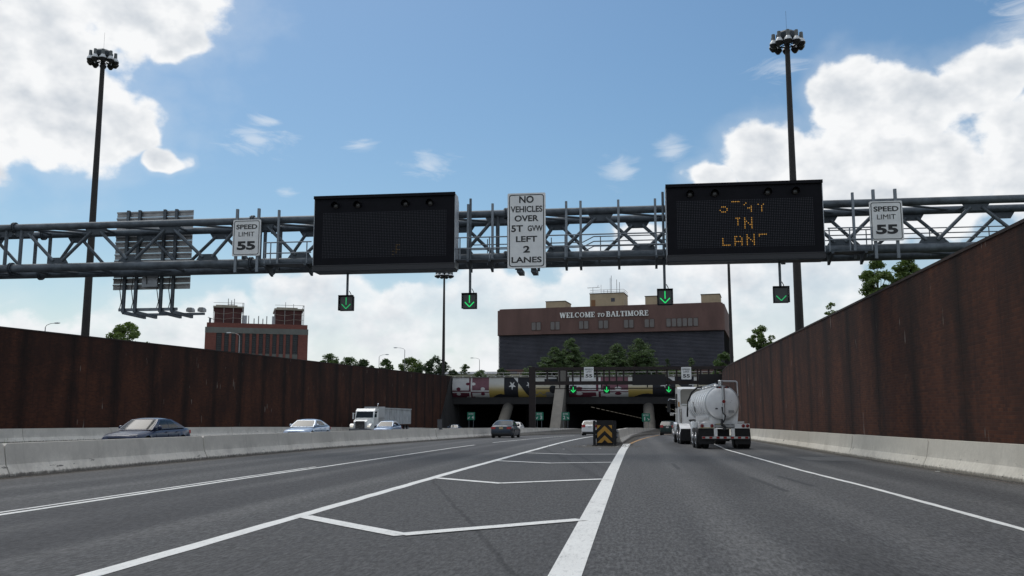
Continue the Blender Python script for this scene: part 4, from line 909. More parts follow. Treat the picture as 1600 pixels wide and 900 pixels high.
# ------------------------------------------------------------------ red brick building
rb = thing('brick_building', 'red brick industrial building with two rooftop towers behind the dark wall', 'building', (-78.1, 161.2, 7.0), R(24)); BW = 18.5; ZR = lambda z: z - 7.0
RBK = NG('red_brick'); 
def redbrick():
    g_ = RBK; bt = g_.N.new('ShaderNodeTexBrick'); g_.L.new(g_.xyz(g_.x, g_.z, 0.0), bt.inputs['Vector']); bt.inputs['Scale'].default_value = 1; bt.inputs['Brick Width'].default_value = .4; bt.inputs['Row Height'].default_value = .14; bt.inputs['Mortar Size'].default_value = .012
    bt.inputs['Color1'].default_value = (.215, .068, .052, 1); bt.inputs['Color2'].default_value = (.160, .050, .041, 1); bt.inputs['Mortar'].default_value = (.18, .10, .08, 1)
    g_.col(g_.mix(g_.m('MULTIPLY', g_.step(g_.noise(g_.tc, .35, 5), .4, .7), .4), bt.outputs['Color'], (.09, .034, .028, 1))); g_.b.inputs['Roughness'].default_value = .9; return g_.M
RBM = redbrick(); DBM = mat('dark_tower_brick', (.085, .034, .032), .9, 0, .3, .6); RWIN = mat('louvred_window', (.018, .022, .024), .5, 0, .3, 1.2); RCON = mat('grey_band', (.15, .155, .145), .9, 0, .2, .6, streak=.4); SCAF = mat('scaffold_pale', (.30, .27, .22), .8, 0, .25, 1)
b = MB(); b.bx(0, BW, .30, 24, 0, ZR(18.3)); b.build('wall', RBM, rb, world=False)
b = MB(); b.bx(.2, BW - .1, .25, 23.7, ZR(18.301), ZR(19.2)); b.build('parapet', RBM, rb, world=False)
b = MB(); b.bx(-.05, BW + .05, .0, .299, ZR(17.3), ZR(18.35)); b.build('cornice_band', RCON, rb, world=False)
nw = 12; p0, p1 = 1.95, 16.7; pw = (p1 - p0) / nw
b = MB(); b.bx(-.02, p0, .0, .298, 0, ZR(17.298)); b.build('corner_pier', RBM, rb, world=False)
b = MB(); b.bx(p1, BW + .02, .0, .298, 0, ZR(17.298)); b.build('corner_pier', RBM, rb, world=False)
for i in range(nw):
    x = p0 + i * pw
    if i: b = MB(); b.bx(x - .22, x + .22, .02, .298, 0, ZR(17.298)); b.build('pilaster', RBM, rb, world=False)
    xa, xb = x + (.24 if i else .04), x + pw - (.24 if i < nw - 1 else .04)
    for (z0, z1) in ((13.6, 17.28), (8.5, 12.5)):
        b = MB(); b.bx(xa, xb, .20, .297, ZR(z0), ZR(z1)); w_ = b.build('window', RWIN, rb, world=False)
        nn = 9 if z0 > 13 else 6
        for j in range(nn):
            za = ZR(z0) + (z1 - z0) * j / nn; b = MB(); b.prism([(.12, za + .03), (.2, za + .26), (.2, za + .03)], 'x', xa + .03, xb - .03); b.build('louvre', RWIN, w_, world=False)
    b = MB(); b.bx(xa, xb, .12, .297, ZR(12.52), ZR(13.58)); b.build('spandrel', RCON, rb, world=False)
for (x0, x1, zt) in ((1.4, 6.3, 22.2), (12.5, 17.4, 22.1)):
    b = MB(); b.bx(x0, x1, 2, 9, ZR(19.2), ZR(zt)); t_ = b.build('tower', DBM, rb, world=False)
    b = MB(); b.bx(x0 - .25, x1 + .35, 1.6, 9.3, ZR(zt) + .002, ZR(zt) + .3); b.bx(x0 + .2, x1 - .8, 2.5, 8, ZR(zt) + .302, ZR(zt) + .6); b.build('scaffold_deck', SCAF, t_, world=False)
    for x in (x0 - .15, x0 + 1.7, x0 + 3.4, x1 + .15, x1 + .35):
        b = MB(); b.tube((x, 1.7, ZR(19.2)), (x, 1.7, ZR(zt) + (1.0 if x > x1 else .3)), .05, 6); b.build('scaffold_pole', ALU, t_, world=False)
    for z in (20.2, 21.2):
        b = MB(); b.path([(x0 - .15, 1.65, ZR(z)), (x0 + 1.7, 1.65, ZR(z) - .2), (x0 + 3.4, 1.65, ZR(z) + .1), (x1 + .3, 1.65, ZR(z))], .03, 5); b.build('scaffold_brace', SCAF, t_, world=False)
    b = MB(); b.path([(x0 - .2, 1.65, ZR(zt) + .9), (x1 + .35, 1.65, ZR(zt) + .95), (x1 + .35, 9, ZR(zt) + .95)], .035, 5); b.build('roof_rail', SCAF, t_, world=False)
for x in (4.0, 4.6, 5.1): 
    b = MB(); b.tube((x - 0.2, 4, ZR(22.5)), (x - .2, 4, ZR(24.2 - .3 * (x == 4.6))), .07, 6); b.build('antenna', ALU, rb, world=False)
b = MB(); b.tube((3.7, 4, ZR(23.1)), (5.0, 4, ZR(23.1)), .05, 6); b.build('antenna', ALU, rb, world=False)
for x, h in ((7.6, 1.6), (8.6, 1.1), (9.4, 1.6), (10.2, 1.1), (10.9, 1.6)):
    b = MB(); b.tube((x, 1.5, ZR(19.2)), (x, 1.5, ZR(19.2) + h), .09, 6); b.build('antenna', ALU, rb, world=False)
for x in (6.5, 11.9):
    b = MB(); b.bx(x, x + .8, 2.2, 3.0, ZR(19.2), ZR(20.9)); b.build('roof_unit', CABGREY, rb, world=False)
b = MB(); b.bx(.5, .9, 1.5, 1.9, ZR(19.2), ZR(20.2)); b.tube((.3, 1.4, ZR(20.3)), (1.4, 1.5, ZR(19.9)), .05, 6); b.build('roof_unit', STEEL, rb, world=False)
for x in (14.4, 15.9):
    b = MB(); b.tube((x, 4, ZR(22.4)), (x, 4, ZR(23.6 if x > 15 else 23.9)), .05, 6); b.build('antenna', ALU, rb, world=False)

# ------------------------------------------------------------------ high-mast lights
def mast(label, x, y, zb, zt, r=.30, big=True, sc_=1.0):
    o = thing('high_mast_light', label, 'light mast', (x, y, zb), 0, 'high-mast lights'); h = zt - zb
    b = MB(); b.tube((0, 0, -.3), (0, 0, h - 1.1), r, 14, r * .55); b.build('pole', MASTM, o, world=False, smooth=True)
    b = MB(); b.lathe([(.35 * sc_, h - 1.15), (.75 * sc_, h - .95), (.80 * sc_, h - .6), (.62 * sc_, h - .45), (.2 * sc_, h - .35)], (0, 0, 0), 10); b.build('hoist_cap', STEEL_D, o, world=False)
    b = MB(); b.tube((0, 0, h - .4), (0, 0, h + 1.1), .008, 5); b.build('lightning_rod', STEEL_D, o, world=False)
    n = 10; rr = 1.0 * sc_; b = MB()
    for i in range(24):
        a, c = 2 * math.pi * i / 24, 2 * math.pi * (i + 1) / 24; b.tube((rr * .8 * math.cos(a), rr * .8 * math.sin(a), h - 1.2), (rr * .8 * math.cos(c), rr * .8 * math.sin(c), h - 1.2), .05, 6)
    b.build('ring', STEEL_D, o, world=False)
    for i in range(n):
        a = 2 * math.pi * (i + .35) / n; px, py = rr * 1.05 * math.cos(a), rr * 1.05 * math.sin(a)
        b = MB(); b.tube((px * .3, py * .3, h - 1.2), (px, py, h - 1.2), .035, 6); ar = b.build('lamp_arm', STEEL_D, o, world=False)
        b = MB(); b.lathe([(.13 * sc_, h - .62), (.15 * sc_, h - 1.05)], (px, py, 0), 8); b.build('ballast', mat('lamp_housing', (.12, .13, .13), .5, .2), ar, world=False)
        b = MB(); b.lathe([(.15 * sc_, h - 1.05), (.26 * sc_, h - 1.2), (.30 * sc_, h - 1.33)], (px, py, 0), 10); b.build('reflector', mat('lamp_reflector', (.55, .57, .58), .35, .2), ar, world=False, smooth=True)
        b = MB(); b.lathe([(.31 * sc_, h - 1.335), (.27 * sc_, h - 1.45), (.12 * sc_, h - 1.62)], (px, py, 0), 10); b.build('lamp_glass', mat('lamp_glass', (.02, .02, .022), .3), ar, world=False, smooth=True)
    return o
mast('dark high-mast light pole behind the far brick wall, against the big cloud', -41.03, 65.0, 7.0, 30.6, .31, sc_=.9)
mast('dark high-mast light pole behind the rust-brown wall and the amber-lettered board', 10.6, 61.5, 6.1, 27.7, .29, sc_=.9)
mast('thin distant high-mast light whose lamps peek out below the blank message board', -33.2, 160.0, 8.0, 28.0, .30, sc_=1.3)
mast('thin distant high-mast pole rising beside the edge of the lettered building', 11.2, 110.0, 6.6, 26.0, .22)

# ------------------------------------------------------------------ street lamps
def street_lamp(label, x, y, zb, zt, dx):
    o = thing('street_lamp', label, 'street lamp', (x, y, zb), 0, 'street lamps beyond the wall'); h = zt - zb
    b = MB(); b.tube((0, 0, 0), (0, 0, h - .5), .085, 8, .06); b.build('pole', ALU, o, world=False, smooth=True)
    b = MB(); b.path([(0, 0, h - .5), (dx * .12, 0, h - .25), (dx * .45, 0, h - .05), (dx, 0, h)], .036, 6); b.build('arm', ALU, o, world=False)
    b = MB(); b.lathe([(.02, -.45), (.09, -.3), (.11, .1), (.05, .4)], (dx, 0, h), 8, 'x'); b.build('lamp_head', CABGREY, o, world=False, smooth=True)
street_lamp('street lamp whose head just shows above the dark wall, close to the big mast', -75.0, 110, 6.5, 13.7, 1.6)
street_lamp('pale street lamp standing in front of the red brick building', -57.6, 130, 7.5, 14.1, -1.7)
street_lamp('small street lamp head low in front of the red brick building windows', -66.5, 150, 6.0, 11.9, 1.5)
street_lamp('street lamp farther along the wall, over the small round tree', -56, 200, 8.5, 15.7, 1.8)
street_lamp('tallest of the slim street lamps, over the bright green tree', -47.7, 190, 8.5, 16.4, -2.0)
street_lamp('slim street lamp beside the lettered building, over the painted fascia', -38.5, 230, 9.5, 16.8, -1.9)

# ------------------------------------------------------------------ trees
LEAFS = [leaf_mat('leaf_bright', (.062, .105, .024), (.135, .185, .048)), leaf_mat('leaf_mid', (.046, .080, .026), (.092, .140, .044)), leaf_mat('leaf_dark', (.020, .040, .016), (.050, .082, .030)), leaf_mat('leaf_young', (.052, .086, .034), (.105, .150, .060))]
BARK = mat('bark', (.05, .04, .032), .9, 0, .3, 3)
def tree(name, label, x, y, zb, zt, w, kind='round', leaf=1, n=2600, size=.22, seed=1, group=None, base=.25):
    rg = np.random.default_rng(seed); o = thing(name, label, 'tree' if name != 'shrub' else 'shrub', (x, y, zb), 0, group); h = zt - zb
    b = MB(); b.tube((0, 0, -.3), (0, 0, h * .55), w * .045 + .04, 8, w * .02 + .02)
    cl = []
    if kind == 'cone':
        tiers = 24
        for i in range(tiers):
            f = i / (tiers - 1); zc = h * (.10 + .88 * f); rr = w / 2 * (1 - f) ** .62 * (1 + .15 * math.sin(i * 2.4)) + .08
            for j in range(max(3, int(15 * (1 - f)) + 1)):
                a = rg.uniform(0, 6.28); d = rr * rg.uniform(.35, 1.0); cl.append((d * math.cos(a), d * math.sin(a), zc + rg.uniform(-.2, .2) - d * .12, w * .085 * rg.uniform(.6, 1.3), .42))
    else:
        ch = h * (1 - base)
        for i in range(34):
            a = rg.uniform(0, 6.28); f = rg.uniform(0, 1); prof = math.sin(math.pi * min(1, .12 + .88 * f)) ** .6 if kind == 'round' else (1 - f) ** .6
            d = w / 2 * prof * math.sqrt(rg.uniform(.05, 1)) * .9; cl.append((d * math.cos(a), d * math.sin(a), h * base + ch * (.04 + .90 * f), w * rg.uniform(.09, .18), .75))
    for c in cl[::2]:
        b.tube((0, 0, h * rg.uniform(.2, .5)), (c[0], c[1], c[2]), w * .010 + .012, 5, .01)
    b.build('trunk', BARK, o, world=False)
    idx = rg.integers(0, len(cl), n); C = np.array(cl)[idx]; dirs = rg.normal(size=(n, 3)); dirs /= np.linalg.norm(dirs, axis=1)[:, None]
    rad = C[:, 3:4] * rg.uniform(.25, 1.05, (n, 1)) ** .6; P = C[:, :3] + dirs * rad * np.stack([np.ones(n), np.ones(n), C[:, 4]], 1)
    u = rg.normal(size=(n, 3)); u[:, 2] *= .6; u /= np.linalg.norm(u, axis=1)[:, None]; v = np.cross(u, rg.normal(size=(n, 3))); v /= np.linalg.norm(v, axis=1)[:, None]
    s_ = size * rg.uniform(.5, 1.2, (n, 1)); V = np.stack([P - u * s_, P + v * s_ * .45, P + u * s_, P - v * s_ * .45], 1).reshape(-1, 3)
    me = bpy.data.meshes.new('crown'); me.vertices.add(4 * n); me.vertices.foreach_set('co', V.ravel()); me.loops.add(4 * n); me.loops.foreach_set('vertex_index', np.arange(4 * n)); me.polygons.add(n)
    me.polygons.foreach_set('loop_start', np.arange(0, 4 * n, 4)); me.materials.append(LEAFS[leaf]); me.update(calc_edges=True); me.validate()
    link('crown', me, o); return o
tree('tree', 'leafy green tree top just above the dark wall, under the back of the overhead sign', -55.0, 95, 6.6, 12.0, 4.6, 'round', 0, 5600, .17, 2, base=.3)
tree('tree', 'grey-green tree at the corner of the red brick building', -74.0, 220, 8.0, 17.6, 6.4, 'round', 1, 5000, .26, 3)
tree('tree', 'broad grey-green tree, second from the red brick building', -70.0, 223, 8.0, 16.9, 7.0, 'round', 1, 5000, .26, 4)
tree('tree', 'low dark tree at the end of the grey-green row above the wall', -66.0, 222, 8.0, 16.0, 6.2, 'round', 2, 4400, .26, 5)
tree('tree', 'small round tree under a street lamp above the wall', -56.8, 208, 8.0, 15.2, 4.8, 'round', 1, 4000, .22, 6)
tree('tree', 'bright green round tree under the tallest slim street lamp', -47.0, 192, 8.0, 14.5, 6.0, 'round', 0, 5600, .22, 7)
tree('tree', 'dark broad tree at the foot of the thin distant mast', -38.8, 180, 7.5, 13.8, 5.4, 'round', 2, 5000, .22, 8)
tree('tree', 'low dark tree between the bright green tree and the thin mast', -42.6, 184, 7.5, 12.3, 3.6, 'round', 2, 2200, .24, 18)
tree('shrub', 'thin pale sapling at the start of the painted fascia', -34.8, 190, 9.2, 13.0, 2.2, 'round', 3, 700, .20, 9, base=.1)
tree('shrub', 'dark shrub beside the thin sapling over the painted fascia', -37.0, 188, 9.0, 11.6, 3.0, 'round', 2, 1200, .22, 19, base=.05)
tree('conifer', 'short dark conifer in front of the black louvres, nearest WELCOME', -15.6, 183, 9.6, 15.4, 8.2, 'cone', 3, 14000, .19, 10)
tree('conifer', 'tall pointed conifer in front of the black louvres, left of centre', -12.3, 184, 9.6, 17.3, 8.4, 'cone', 3, 16000, .19, 11)
tree('conifer', 'low spreading green conifer in the middle of the row', -7.2, 180, 9.4, 13.8, 9.4, 'cone', 1, 14000, .19, 12)
tree('conifer', 'pointed bright green conifer in the middle of the row', -3.3, 183, 9.6, 16.1, 8.8, 'cone', 3, 16000, .19, 13)
tree('conifer', 'tall broad conifer at the end of the row, under BALTIMORE', 1.0, 184, 9.6, 17.0, 9.8, 'cone', 3, 18000, .19, 14)
tree('shrub', 'thin brownish sapling against the black louvres', 6.4, 183, 9.6, 13.2, 1.6, 'round', 2, 500, .2, 15, base=.1)
tree('shrub', 'small light sapling against the black louvres, above the far speed sign', 10.9, 183, 9.6, 13.3, 1.9, 'round', 3, 700, .2, 16, base=.1)
tree('shrub', 'leafy green shrub where the rust-brown wall meets the lettered building', 14.2, 150, 7.0, 12.0, 4.4, 'round', 1, 3000, .24, 17, base=.05)
tree('tree', 'small tree above the rust-brown wall, beside the dark mast', 11.8, 88, 6.3, 10.0, 2.4, 'round', 0, 4200, .12, 20, base=.35)
tree('tree', 'tiny tree tip above the rust-brown wall, between two larger tree tops', 14.4, 70, 6.0, 10.0, 1.4, 'round', 0, 900, .12, 21, base=.4)
tree('tree', 'leafy tree top above the rust-brown wall, under the speed limit sign', 13.2, 52, 6.2, 9.95, 2.2, 'round', 0, 5200, .095, 22, base=.45)
tree('tree', 'yellow-green tree tip above the rust-brown wall, highest of all', 14.7, 52, 6.2, 10.15, 1.7, 'round', 0, 4000, .095, 23, base=.5)
for i in range(7):
    tree('shrub', ['low mixed shrub on the bank under the conifers, at its sapling end', 'low shrub behind the deck railing', 'low dark shrub by the building base door', 'low shrub below the tall pointed conifer', 'low shrub below the pointed bright conifer', 'low shrub at the foot of the broad conifer', 'low shrub beyond the broad conifer, over the black mural panel'][i],
         (-29.5, -25.5, -20.5, -11.0, -4.5, 2.0, 7.5)[i], 178 + (i % 3), 8.9, 10.9 + .4 * (i % 3), 3.4, 'round', 2 if i % 2 else 3, 900, .2, 40 + i, base=.05)

# ------------------------------------------------------------------ cars (front is local +Y)
GLASS = mat('car_glass', (0.012, 0.017, 0.021), 0.08, 0, spec=0.32); TYRE = mat('tyre', (0.014, 0.014, 0.015), 0.85); RIM = mat('alloy_rim', (0.38, 0.38, 0.39), 0.3, 0.8)
HEADL = mat('headlamp', (0.62, 0.64, 0.66), 0.12, 0.1, coat=1.0); TAILL = mat('tail_lamp', (0.42, 0.012, 0.018), 0.18, coat=1.0); PLATE = mat('licence_plate', (0.50, 0.38, 0.20), 0.5); PLATEW = mat('licence_plate_white', (0.6, 0.6, 0.58), 0.5)
TRIM = mat('black_trim', (0.012, 0.012, 0.013), 0.5); CHROME = mat('chrome', (0.6, 0.6, 0.6), 0.15, 1.0)
def cpaint(n, c, metal=0.3, coat=0.8): return mat('paint_' + n, c, 0.34, metal, coat=coat, spec=0.35)
def wheel(parent, x, y, r, w=.22, dual=False):
    s_ = 1 if x > 0 else -1; b = MB(); b.lathe([(r * .62, -w / 2), (r * .93, -w / 2), (r, -w * .32), (r, w * .32), (r * .93, w / 2), (r * .62, w / 2)], (x, y, r), 20, 'x'); o = b.build('wheel', TYRE, parent, world=False, smooth=True)
    b = MB(); b.lathe([(r * .64, 0), (r * .60, s_ * .02), (r * .2, s_ * .01), (.02, s_ * .03)], (x + s_ * w * .42, y, r), 16, 'x')
    for i in range(5):
        t = i * 2 * math.pi / 5; b.beam((x + s_ * (w * .42 + .025), y + r * .12 * math.cos(t), r + r * .12 * math.sin(t)), (x + s_ * (w * .42 + .025), y + r * .58 * math.cos(t), r + r * .58 * math.sin(t)), .02, r * .16, up=(1, 0, 0))
    b.build('rim', RIM, o, world=False)
def car(name, label, loc, head, paint, kind='sedan', L=4.75, W=1.84, H=1.46, cat='car', tail=None, plate=PLATE, glass=GLASS):
    o = thing(name, label, cat, (loc[0], loc[1], zr(loc[1])), R(head)); hl = L / 2; wr = .33 if kind != 'suv' else .36
    fa, ra = hl - .92, -hl + .95
    suv = kind == 'suv'
    top = [(hl, .64), (hl - .06, .71), (hl - .35, .785), (hl - 1.15, .90), (hl - 1.45, .95), (0.2, .98), (-.9, 1.0)] + ([(-hl + .6, 1.04), (-hl + .1, 1.03), (-hl, .95)] if suv else [(-hl + 1.05, 1.02), (-hl + .35, 1.03), (-hl + .08, .99), (-hl, .86)])
    if suv: top = [(a, z + .10) for a, z in top]
    top.sort()
    stn = sorted(set([hl, hl - .03, hl - .12, hl - .3, -hl, -hl + .03, -hl + .12, -hl + .3] + [round(-hl + .4 + i * .11, 3) for i in range(int((L - .8) / .11) + 1)]))
    b = MB(); prof = []
    for y in stn:
        e = max(0, (abs(y) - hl + .75) / .75); w = W / 2 * (1 - .16 * e ** 2.2); zt = float(np.interp(y, [a for a, _ in top], [z for _, z in top]))
        sill = .20 + .10 * e ** 2
        for ax in (fa, ra):
            d = abs(y - ax)
            if d < wr + .05: sill = max(sill, wr + math.sqrt((wr + .05) ** 2 - d * d))
        q = [(w * .90, sill), (w * .985, max(sill, min(.34, zt - .26))), (w, max(sill, min(.52, zt - .20))), (w * .985, max(sill + .01, min(.70, zt - .16))), (w * .955, max(sill + .02, zt - .12)), (w * .86, zt - .03), (w * .5, zt + .005), (0, zt + .015)]
        prof.append([(x, y, z) for x, z in q] + [(-x, y, z) for x, z in q[-2::-1]])
    m_ = len(prof[0]); b.v = [p for r_ in prof for p in r_]; n = len(stn)
    b.f = [(i * m_ + k, i * m_ + k + 1, (i + 1) * m_ + k + 1, (i + 1) * m_ + k) for i in range(n - 1) for k in range(m_ - 1)] + [tuple(range(m_)), tuple((n - 1) * m_ + k for k in range(m_ - 1, -1, -1))]
    b.mi = [0] * len(b.f); b.build('body', paint, o, world=False, smooth=True)
    b = MB(); b.bx(-W * .43, W * .43, -hl + .35, hl - .35, .17, .62); b.build('underbody', TRIM, o, world=False)
    # cabin
    zb_ = 1.09 if suv else .985
    if kind == 'sedan': y0, y1, y2, y3, z3 = hl - 1.32, hl - 2.12, -hl + 1.62, -hl + .62, 1.02
    elif kind == 'hatch': y0, y1, y2, y3, z3 = hl - 1.2, hl - 1.95, -hl + .95, -hl + .28, 1.05
    else: y0, y1, y2, y3, z3 = hl - 1.3, hl - 1.95, -hl + .72, -hl + .12, 1.10
    z0 = .94 + (.1 if suv else 0); wb, wt = W / 2 * .90, W / 2 * (.70 if not suv else .73); zr_ = H
    def P(s_, t, u):   # s along, t up, u across -1..1
        y = (y0 + (y3 - y0) * s_) * (1 - t) + (y1 + (y2 - y1) * s_) * t; z = (z0 + (z3 - z0) * s_) * (1 - t) + (zr_ - .075 + .03 * math.sin(math.pi * min(1, .15 + s_ * .75))) * t
        return (u * (wb * (1 - t) + wt * t + .03 * math.sin(math.pi * t)), y, z)
    b = MB(); b.patch(lambda a, c: P(a, c, 1), 10, 5); b.patch(lambda a, c: P(a, c, -1), 10, 5)
    b.patch(lambda a, c: (P(0, c, 2 * a - 1)[0], P(0, c, 1)[1] + .10 * (1 - (2 * a - 1) ** 2) * (1 - .4 * c), P(0, c, 1)[2]), 8, 5)
    b.patch(lambda a, c: (P(1, c, 2 * a - 1)[0], P(1, c, 1)[1] - .09 * (1 - (2 * a - 1) ** 2) * (1 - .4 * c), P(1, c, 1)[2]), 8, 5)
    def roof(a, c):
        u = 2 * a - 1; p = P(c, 1, u); ed = math.sin(math.pi * c) ** .5 if 0 < c < 1 else 0
        yy = p[1] + (.06 * (1 - u * u) if c == 0 else (-.054 * (1 - u * u) if c == 1 else 0)); return (p[0], yy, p[2] + .055 * (1 - u ** 4) * (.25 + .75 * ed))
    b.patch(roof, 8, 10); b.build('cabin', paint, o, world=False, smooth=True)
    def win(nm, s0, s1, t0, t1, side):
        b = MB(); b.patch(lambda a, c: tuple(Vector(P(s0 + (s1 - s0) * a, t0 + (t1 - t0) * c, side)) + Vector((side * .008, 0, .002))), 4, 3); b.build(nm, glass, o, world=False, smooth=True)
    for sd in (-1, 1):
        if kind == 'sedan': win('side_window', .15, .47, .10, .88, sd); win('side_window', .50, .80, .10, .86, sd)
        elif suv: win('side_window', .12, .38, .10, .88, sd); win('side_window', .41, .66, .10, .88, sd); win('side_window', .69, .92, .12, .86, sd)
        else: win('side_window', .14, .48, .10, .88, sd); win('side_window', .51, .84, .10, .86, sd)
        mx = sd * (wb + .13); my = y0 - .42
        b = MB(); b.lathe([(.03, -.07), (.09, -.05), (.10, .02), (.06, .08)], (mx, my, z0 + .10), 8, 'y'); b.beam((sd * wb * .97, my, z0 + .06), (mx, my, z0 + .08), .05, .04); b.build('mirror', paint, o, world=False, smooth=True)
        for hy in (y0 - 1.15, y0 - 2.05):
            b = MB(); b.cb(sd * W * .497, hy, .84 if not suv else .94, .03, .18, .03); b.build('door_handle', paint, o, world=False)
        for hy in (y0 - .28, y0 - 1.32, y0 - 2.22):
            b = MB(); b.beam((sd * (W / 2 + .001), hy, .34), (sd * (W / 2 - .008), hy + .02, .74), .006, .012, up=(1, 0, 0)); b.build('door_seam', TRIM, o, world=False)
        wheel(o, sd * (W / 2 - .13), fa, wr); wheel(o, sd * (W / 2 - .13), ra, wr)
        # lamps
        b = MB(); zh = .60 if not suv else .70
        b.patch(lambda a, c: (sd * (W * .24 + W * .195 * a), hl - .02 - .24 * a ** 2.2 + .02, zh - .06 + .09 * c + .05 * a), 6, 3); b.build('headlight', HEADL, o, world=False, smooth=True)
        zt_ = .82 if not suv else .95
        b = MB(); b.bx(min(sd * W * .25, sd * W * .412), max(sd * W * .25, sd * W * .412), -hl - .012, -hl + .10, zt_ - .08, zt_ + (.09 if not suv else .20)); b.bx(min(sd * W * .40, sd * W * .448), max(sd * W * .40, sd * W * .448), -hl + .06, -hl + .26, zt_ - .07, zt_ + (.09 if not suv else .20)); b.build('tail_light', TAILL if tail is None else tail, o, world=False)
    b = MB(); b.patch(lambda a, c: (((P(0, .07 + .85 * c, (2 * a - 1) * .92)[0])), P(0, .07 + .85 * c, 1)[1] + .10 * (1 - ((2 * a - 1) * .92) ** 2) * (1 - .4 * (.07 + .85 * c)) + .010, P(0, .07 + .85 * c, 1)[2] + .006), 8, 5); b.build('windshield', glass, o, world=False, smooth=True)
    b = MB(); b.patch(lambda a, c: (((P(1, .12 + .78 * c, (2 * a - 1) * .90)[0])), P(1, .12 + .78 * c, 1)[1] - .09 * (1 - ((2 * a - 1) * .9) ** 2) * (1 - .4 * (.12 + .78 * c)) - .010, P(1, .12 + .78 * c, 1)[2] + .006), 8, 5); b.build('rear_window', glass, o, world=False, smooth=True)
    b = MB(); b.bx(-.16, .16, -hl - .02, -hl + .02, .74 if not suv else .82, .90 if not suv else .98); b.build('licence_plate', plate, o, world=False)
    b = MB(); b.bx(-W * .42, W * .42, -hl - .03, -hl + .1, .30, .40); b.build('bumper', TRIM, o, world=False)
    b = MB(); b.bx(-W * .44, W * .44, -hl - .035, -hl + .12, .46, .52); b.build('bumper_strip', paint, o, world=False)
    b = MB(); b.bx(-.42, .42, hl - .05, hl + .012, .48, .60); b.build('grille', TRIM, o, world=False)
    b = MB(); b.bx(-W * .34, W * .34, hl - .1, hl + .008, .24, .36); b.build('lower_intake', TRIM, o, world=False)
    return o
car('sedan', 'dark blue sedan showing its front, oncoming behind the median barrier', (-22.1, 40.4), 178, cpaint('dark_blue', (.016, .026, .066), .15, .35), L=4.85, H=1.47)
car('sedan', 'pale blue sedan oncoming ahead of the dump truck, behind the median barrier', (-22.2, 61.7), 178, cpaint('pale_blue', (.36, .44, .56), .35), L=4.7, H=1.45)
car('sedan', 'pale blue car partly covering the wheels of the white dump truck', (-25.0, 93.0), 177, cpaint('sky_blue', (.24, .32, .45), .35), L=4.7, H=1.50)
car('sedan', 'tiny blue car far off at the tunnel mouth, under the start of the fascia', (-29.6, 152.0), 178, cpaint('far_blue', (.10, .16, .26), .35), L=4.6)
car('sedan', 'dark grey-blue sedan seen from behind in the lane beside the median barrier', (-10.75, 77.8), -2, cpaint('grey_blue', (.016, .027, .044), .15, .35), L=4.7, W=1.88, H=1.46)
car('sedan', 'white car mostly hidden behind the grey-blue sedan', (-14.4, 112.0), 178, cpaint('white', (.80, .80, .80), 0), L=4.7, H=1.50)
car('crossover', 'white crossover seen from behind, half hidden by the chevron crash cushion', (-4.75, 102.0), -2, cpaint('white', (.62, .63, .64), 0), 'suv', 4.5, 1.85, 1.62, plate=PLATEW)
car('sport_utility_vehicle', 'dark green sport utility vehicle seen from behind, heading into the bore ahead of the tanker', (3.75, 108.0), -6, cpaint('dark_green', (.016, .040, .038), .2, .4), 'suv', 4.5, 1.82, 1.60, plate=PLATEW)

# ------------------------------------------------------------------ tanker truck
tk = thing('tanker_truck', 'white tanker truck seen from behind beside the rust-brown wall', 'truck', (4.20, 46.1, 0), R(2.7))
TW = cpaint('tank_white', (.88, .88, .87), 0); TALU = mat('polished_aluminium', (.52, .53, .54), .32, .75, .12, 2); REDL = mat('red_lens', (.20, .006, .008), .2, coat=1); REDR = mat('reflector_red', (.35, .02, .015), .4); FLAP = mat('mud_flap', (.011, .011, .012), .7, 0, .3, 4)
TC, TR, TL = 2.20, .80, 8.6
def tp(name, b, M, par=None, smooth=False): return b.build(name, M, par or tk, world=False, smooth=smooth)
hd = [(.02, -.20), (.25, -.19), (.50, -.14), (.68, -.075), (.77, 0.0), (.80, .05)]
b = MB(); b.lathe([(r_, y + .25) for r_, y in hd] + [(TR, TL - .05), (.76, TL + .05), (.5, TL + .18), (.02, TL + .22)], (0, 0, TC), 40, 'y'); tank = tp('tank', b, mat('tank_paint', (.86, .86, .86), .35, 0, .06, 1.2, coat=.5), smooth=True)
b = MB(); b.lathe([(TR + .002, .26), (TR + .035, .27), (TR + .035, .33), (TR + .002, .34)], (0, 0, TC), 40, 'y'); tp('end_ring', b, TALU, tank, True)
for i in range(8):
    y = 1.0 + i * .98; b = MB(); b.lathe([(TR + .001, y), (TR + .05, y + .01), (TR + .05, y + .07), (TR + .001, y + .08)], (0, 0, TC), 40, 'y'); tp('stiffener_ring', b, TW, tank, True)
# vertical centre pipe with lights on the rear head
b = MB(); b.tube((.03, -.02, TC + .80), (.03, -.02, TC + .05), .075, 10); b.tube((.03, -.04, TC + .12), (.03, -.04, TC - .85), .06, 10); tp('vent_pipe', b, TALU, None, True)
b = MB(); b.lathe([(.085, 0), (.085, -.05), (.05, -.06)], (.03, -.09, TC + .06), 14, 'y'); tp('marker_light', b, REDL)
for x in (-.17, .0, .17):
    b = MB(); b.lathe([(.045, 0), (.045, -.05)], (x + .02, .0, TC + .74 - .02 * abs(x)), 10, 'y'); tp('marker_light', b, REDL)
b = MB(); b.bx(-.28, .32, .0, .06, TC + .70, TC + .79); tp('light_bar', b, TRIM)
b = MB(); b.path([(-.06, -.08, TC - .2), (-.02, -.10, TC - .5), (.10, -.10, TC - .62), (.06, -.10, TC - .75), (-.02, -.08, TC - .95)], .03, 6); tp('hose', b, BLACK2)
b = MB(); b.cb(-.30, .065, TC - .28, .11, .02, .06); tp('hazard_plate', b, TRIM); b = MB(); b.cb(.40, .085, TC - .42, .26, .012, .13); tp('data_plate', b, ALU)
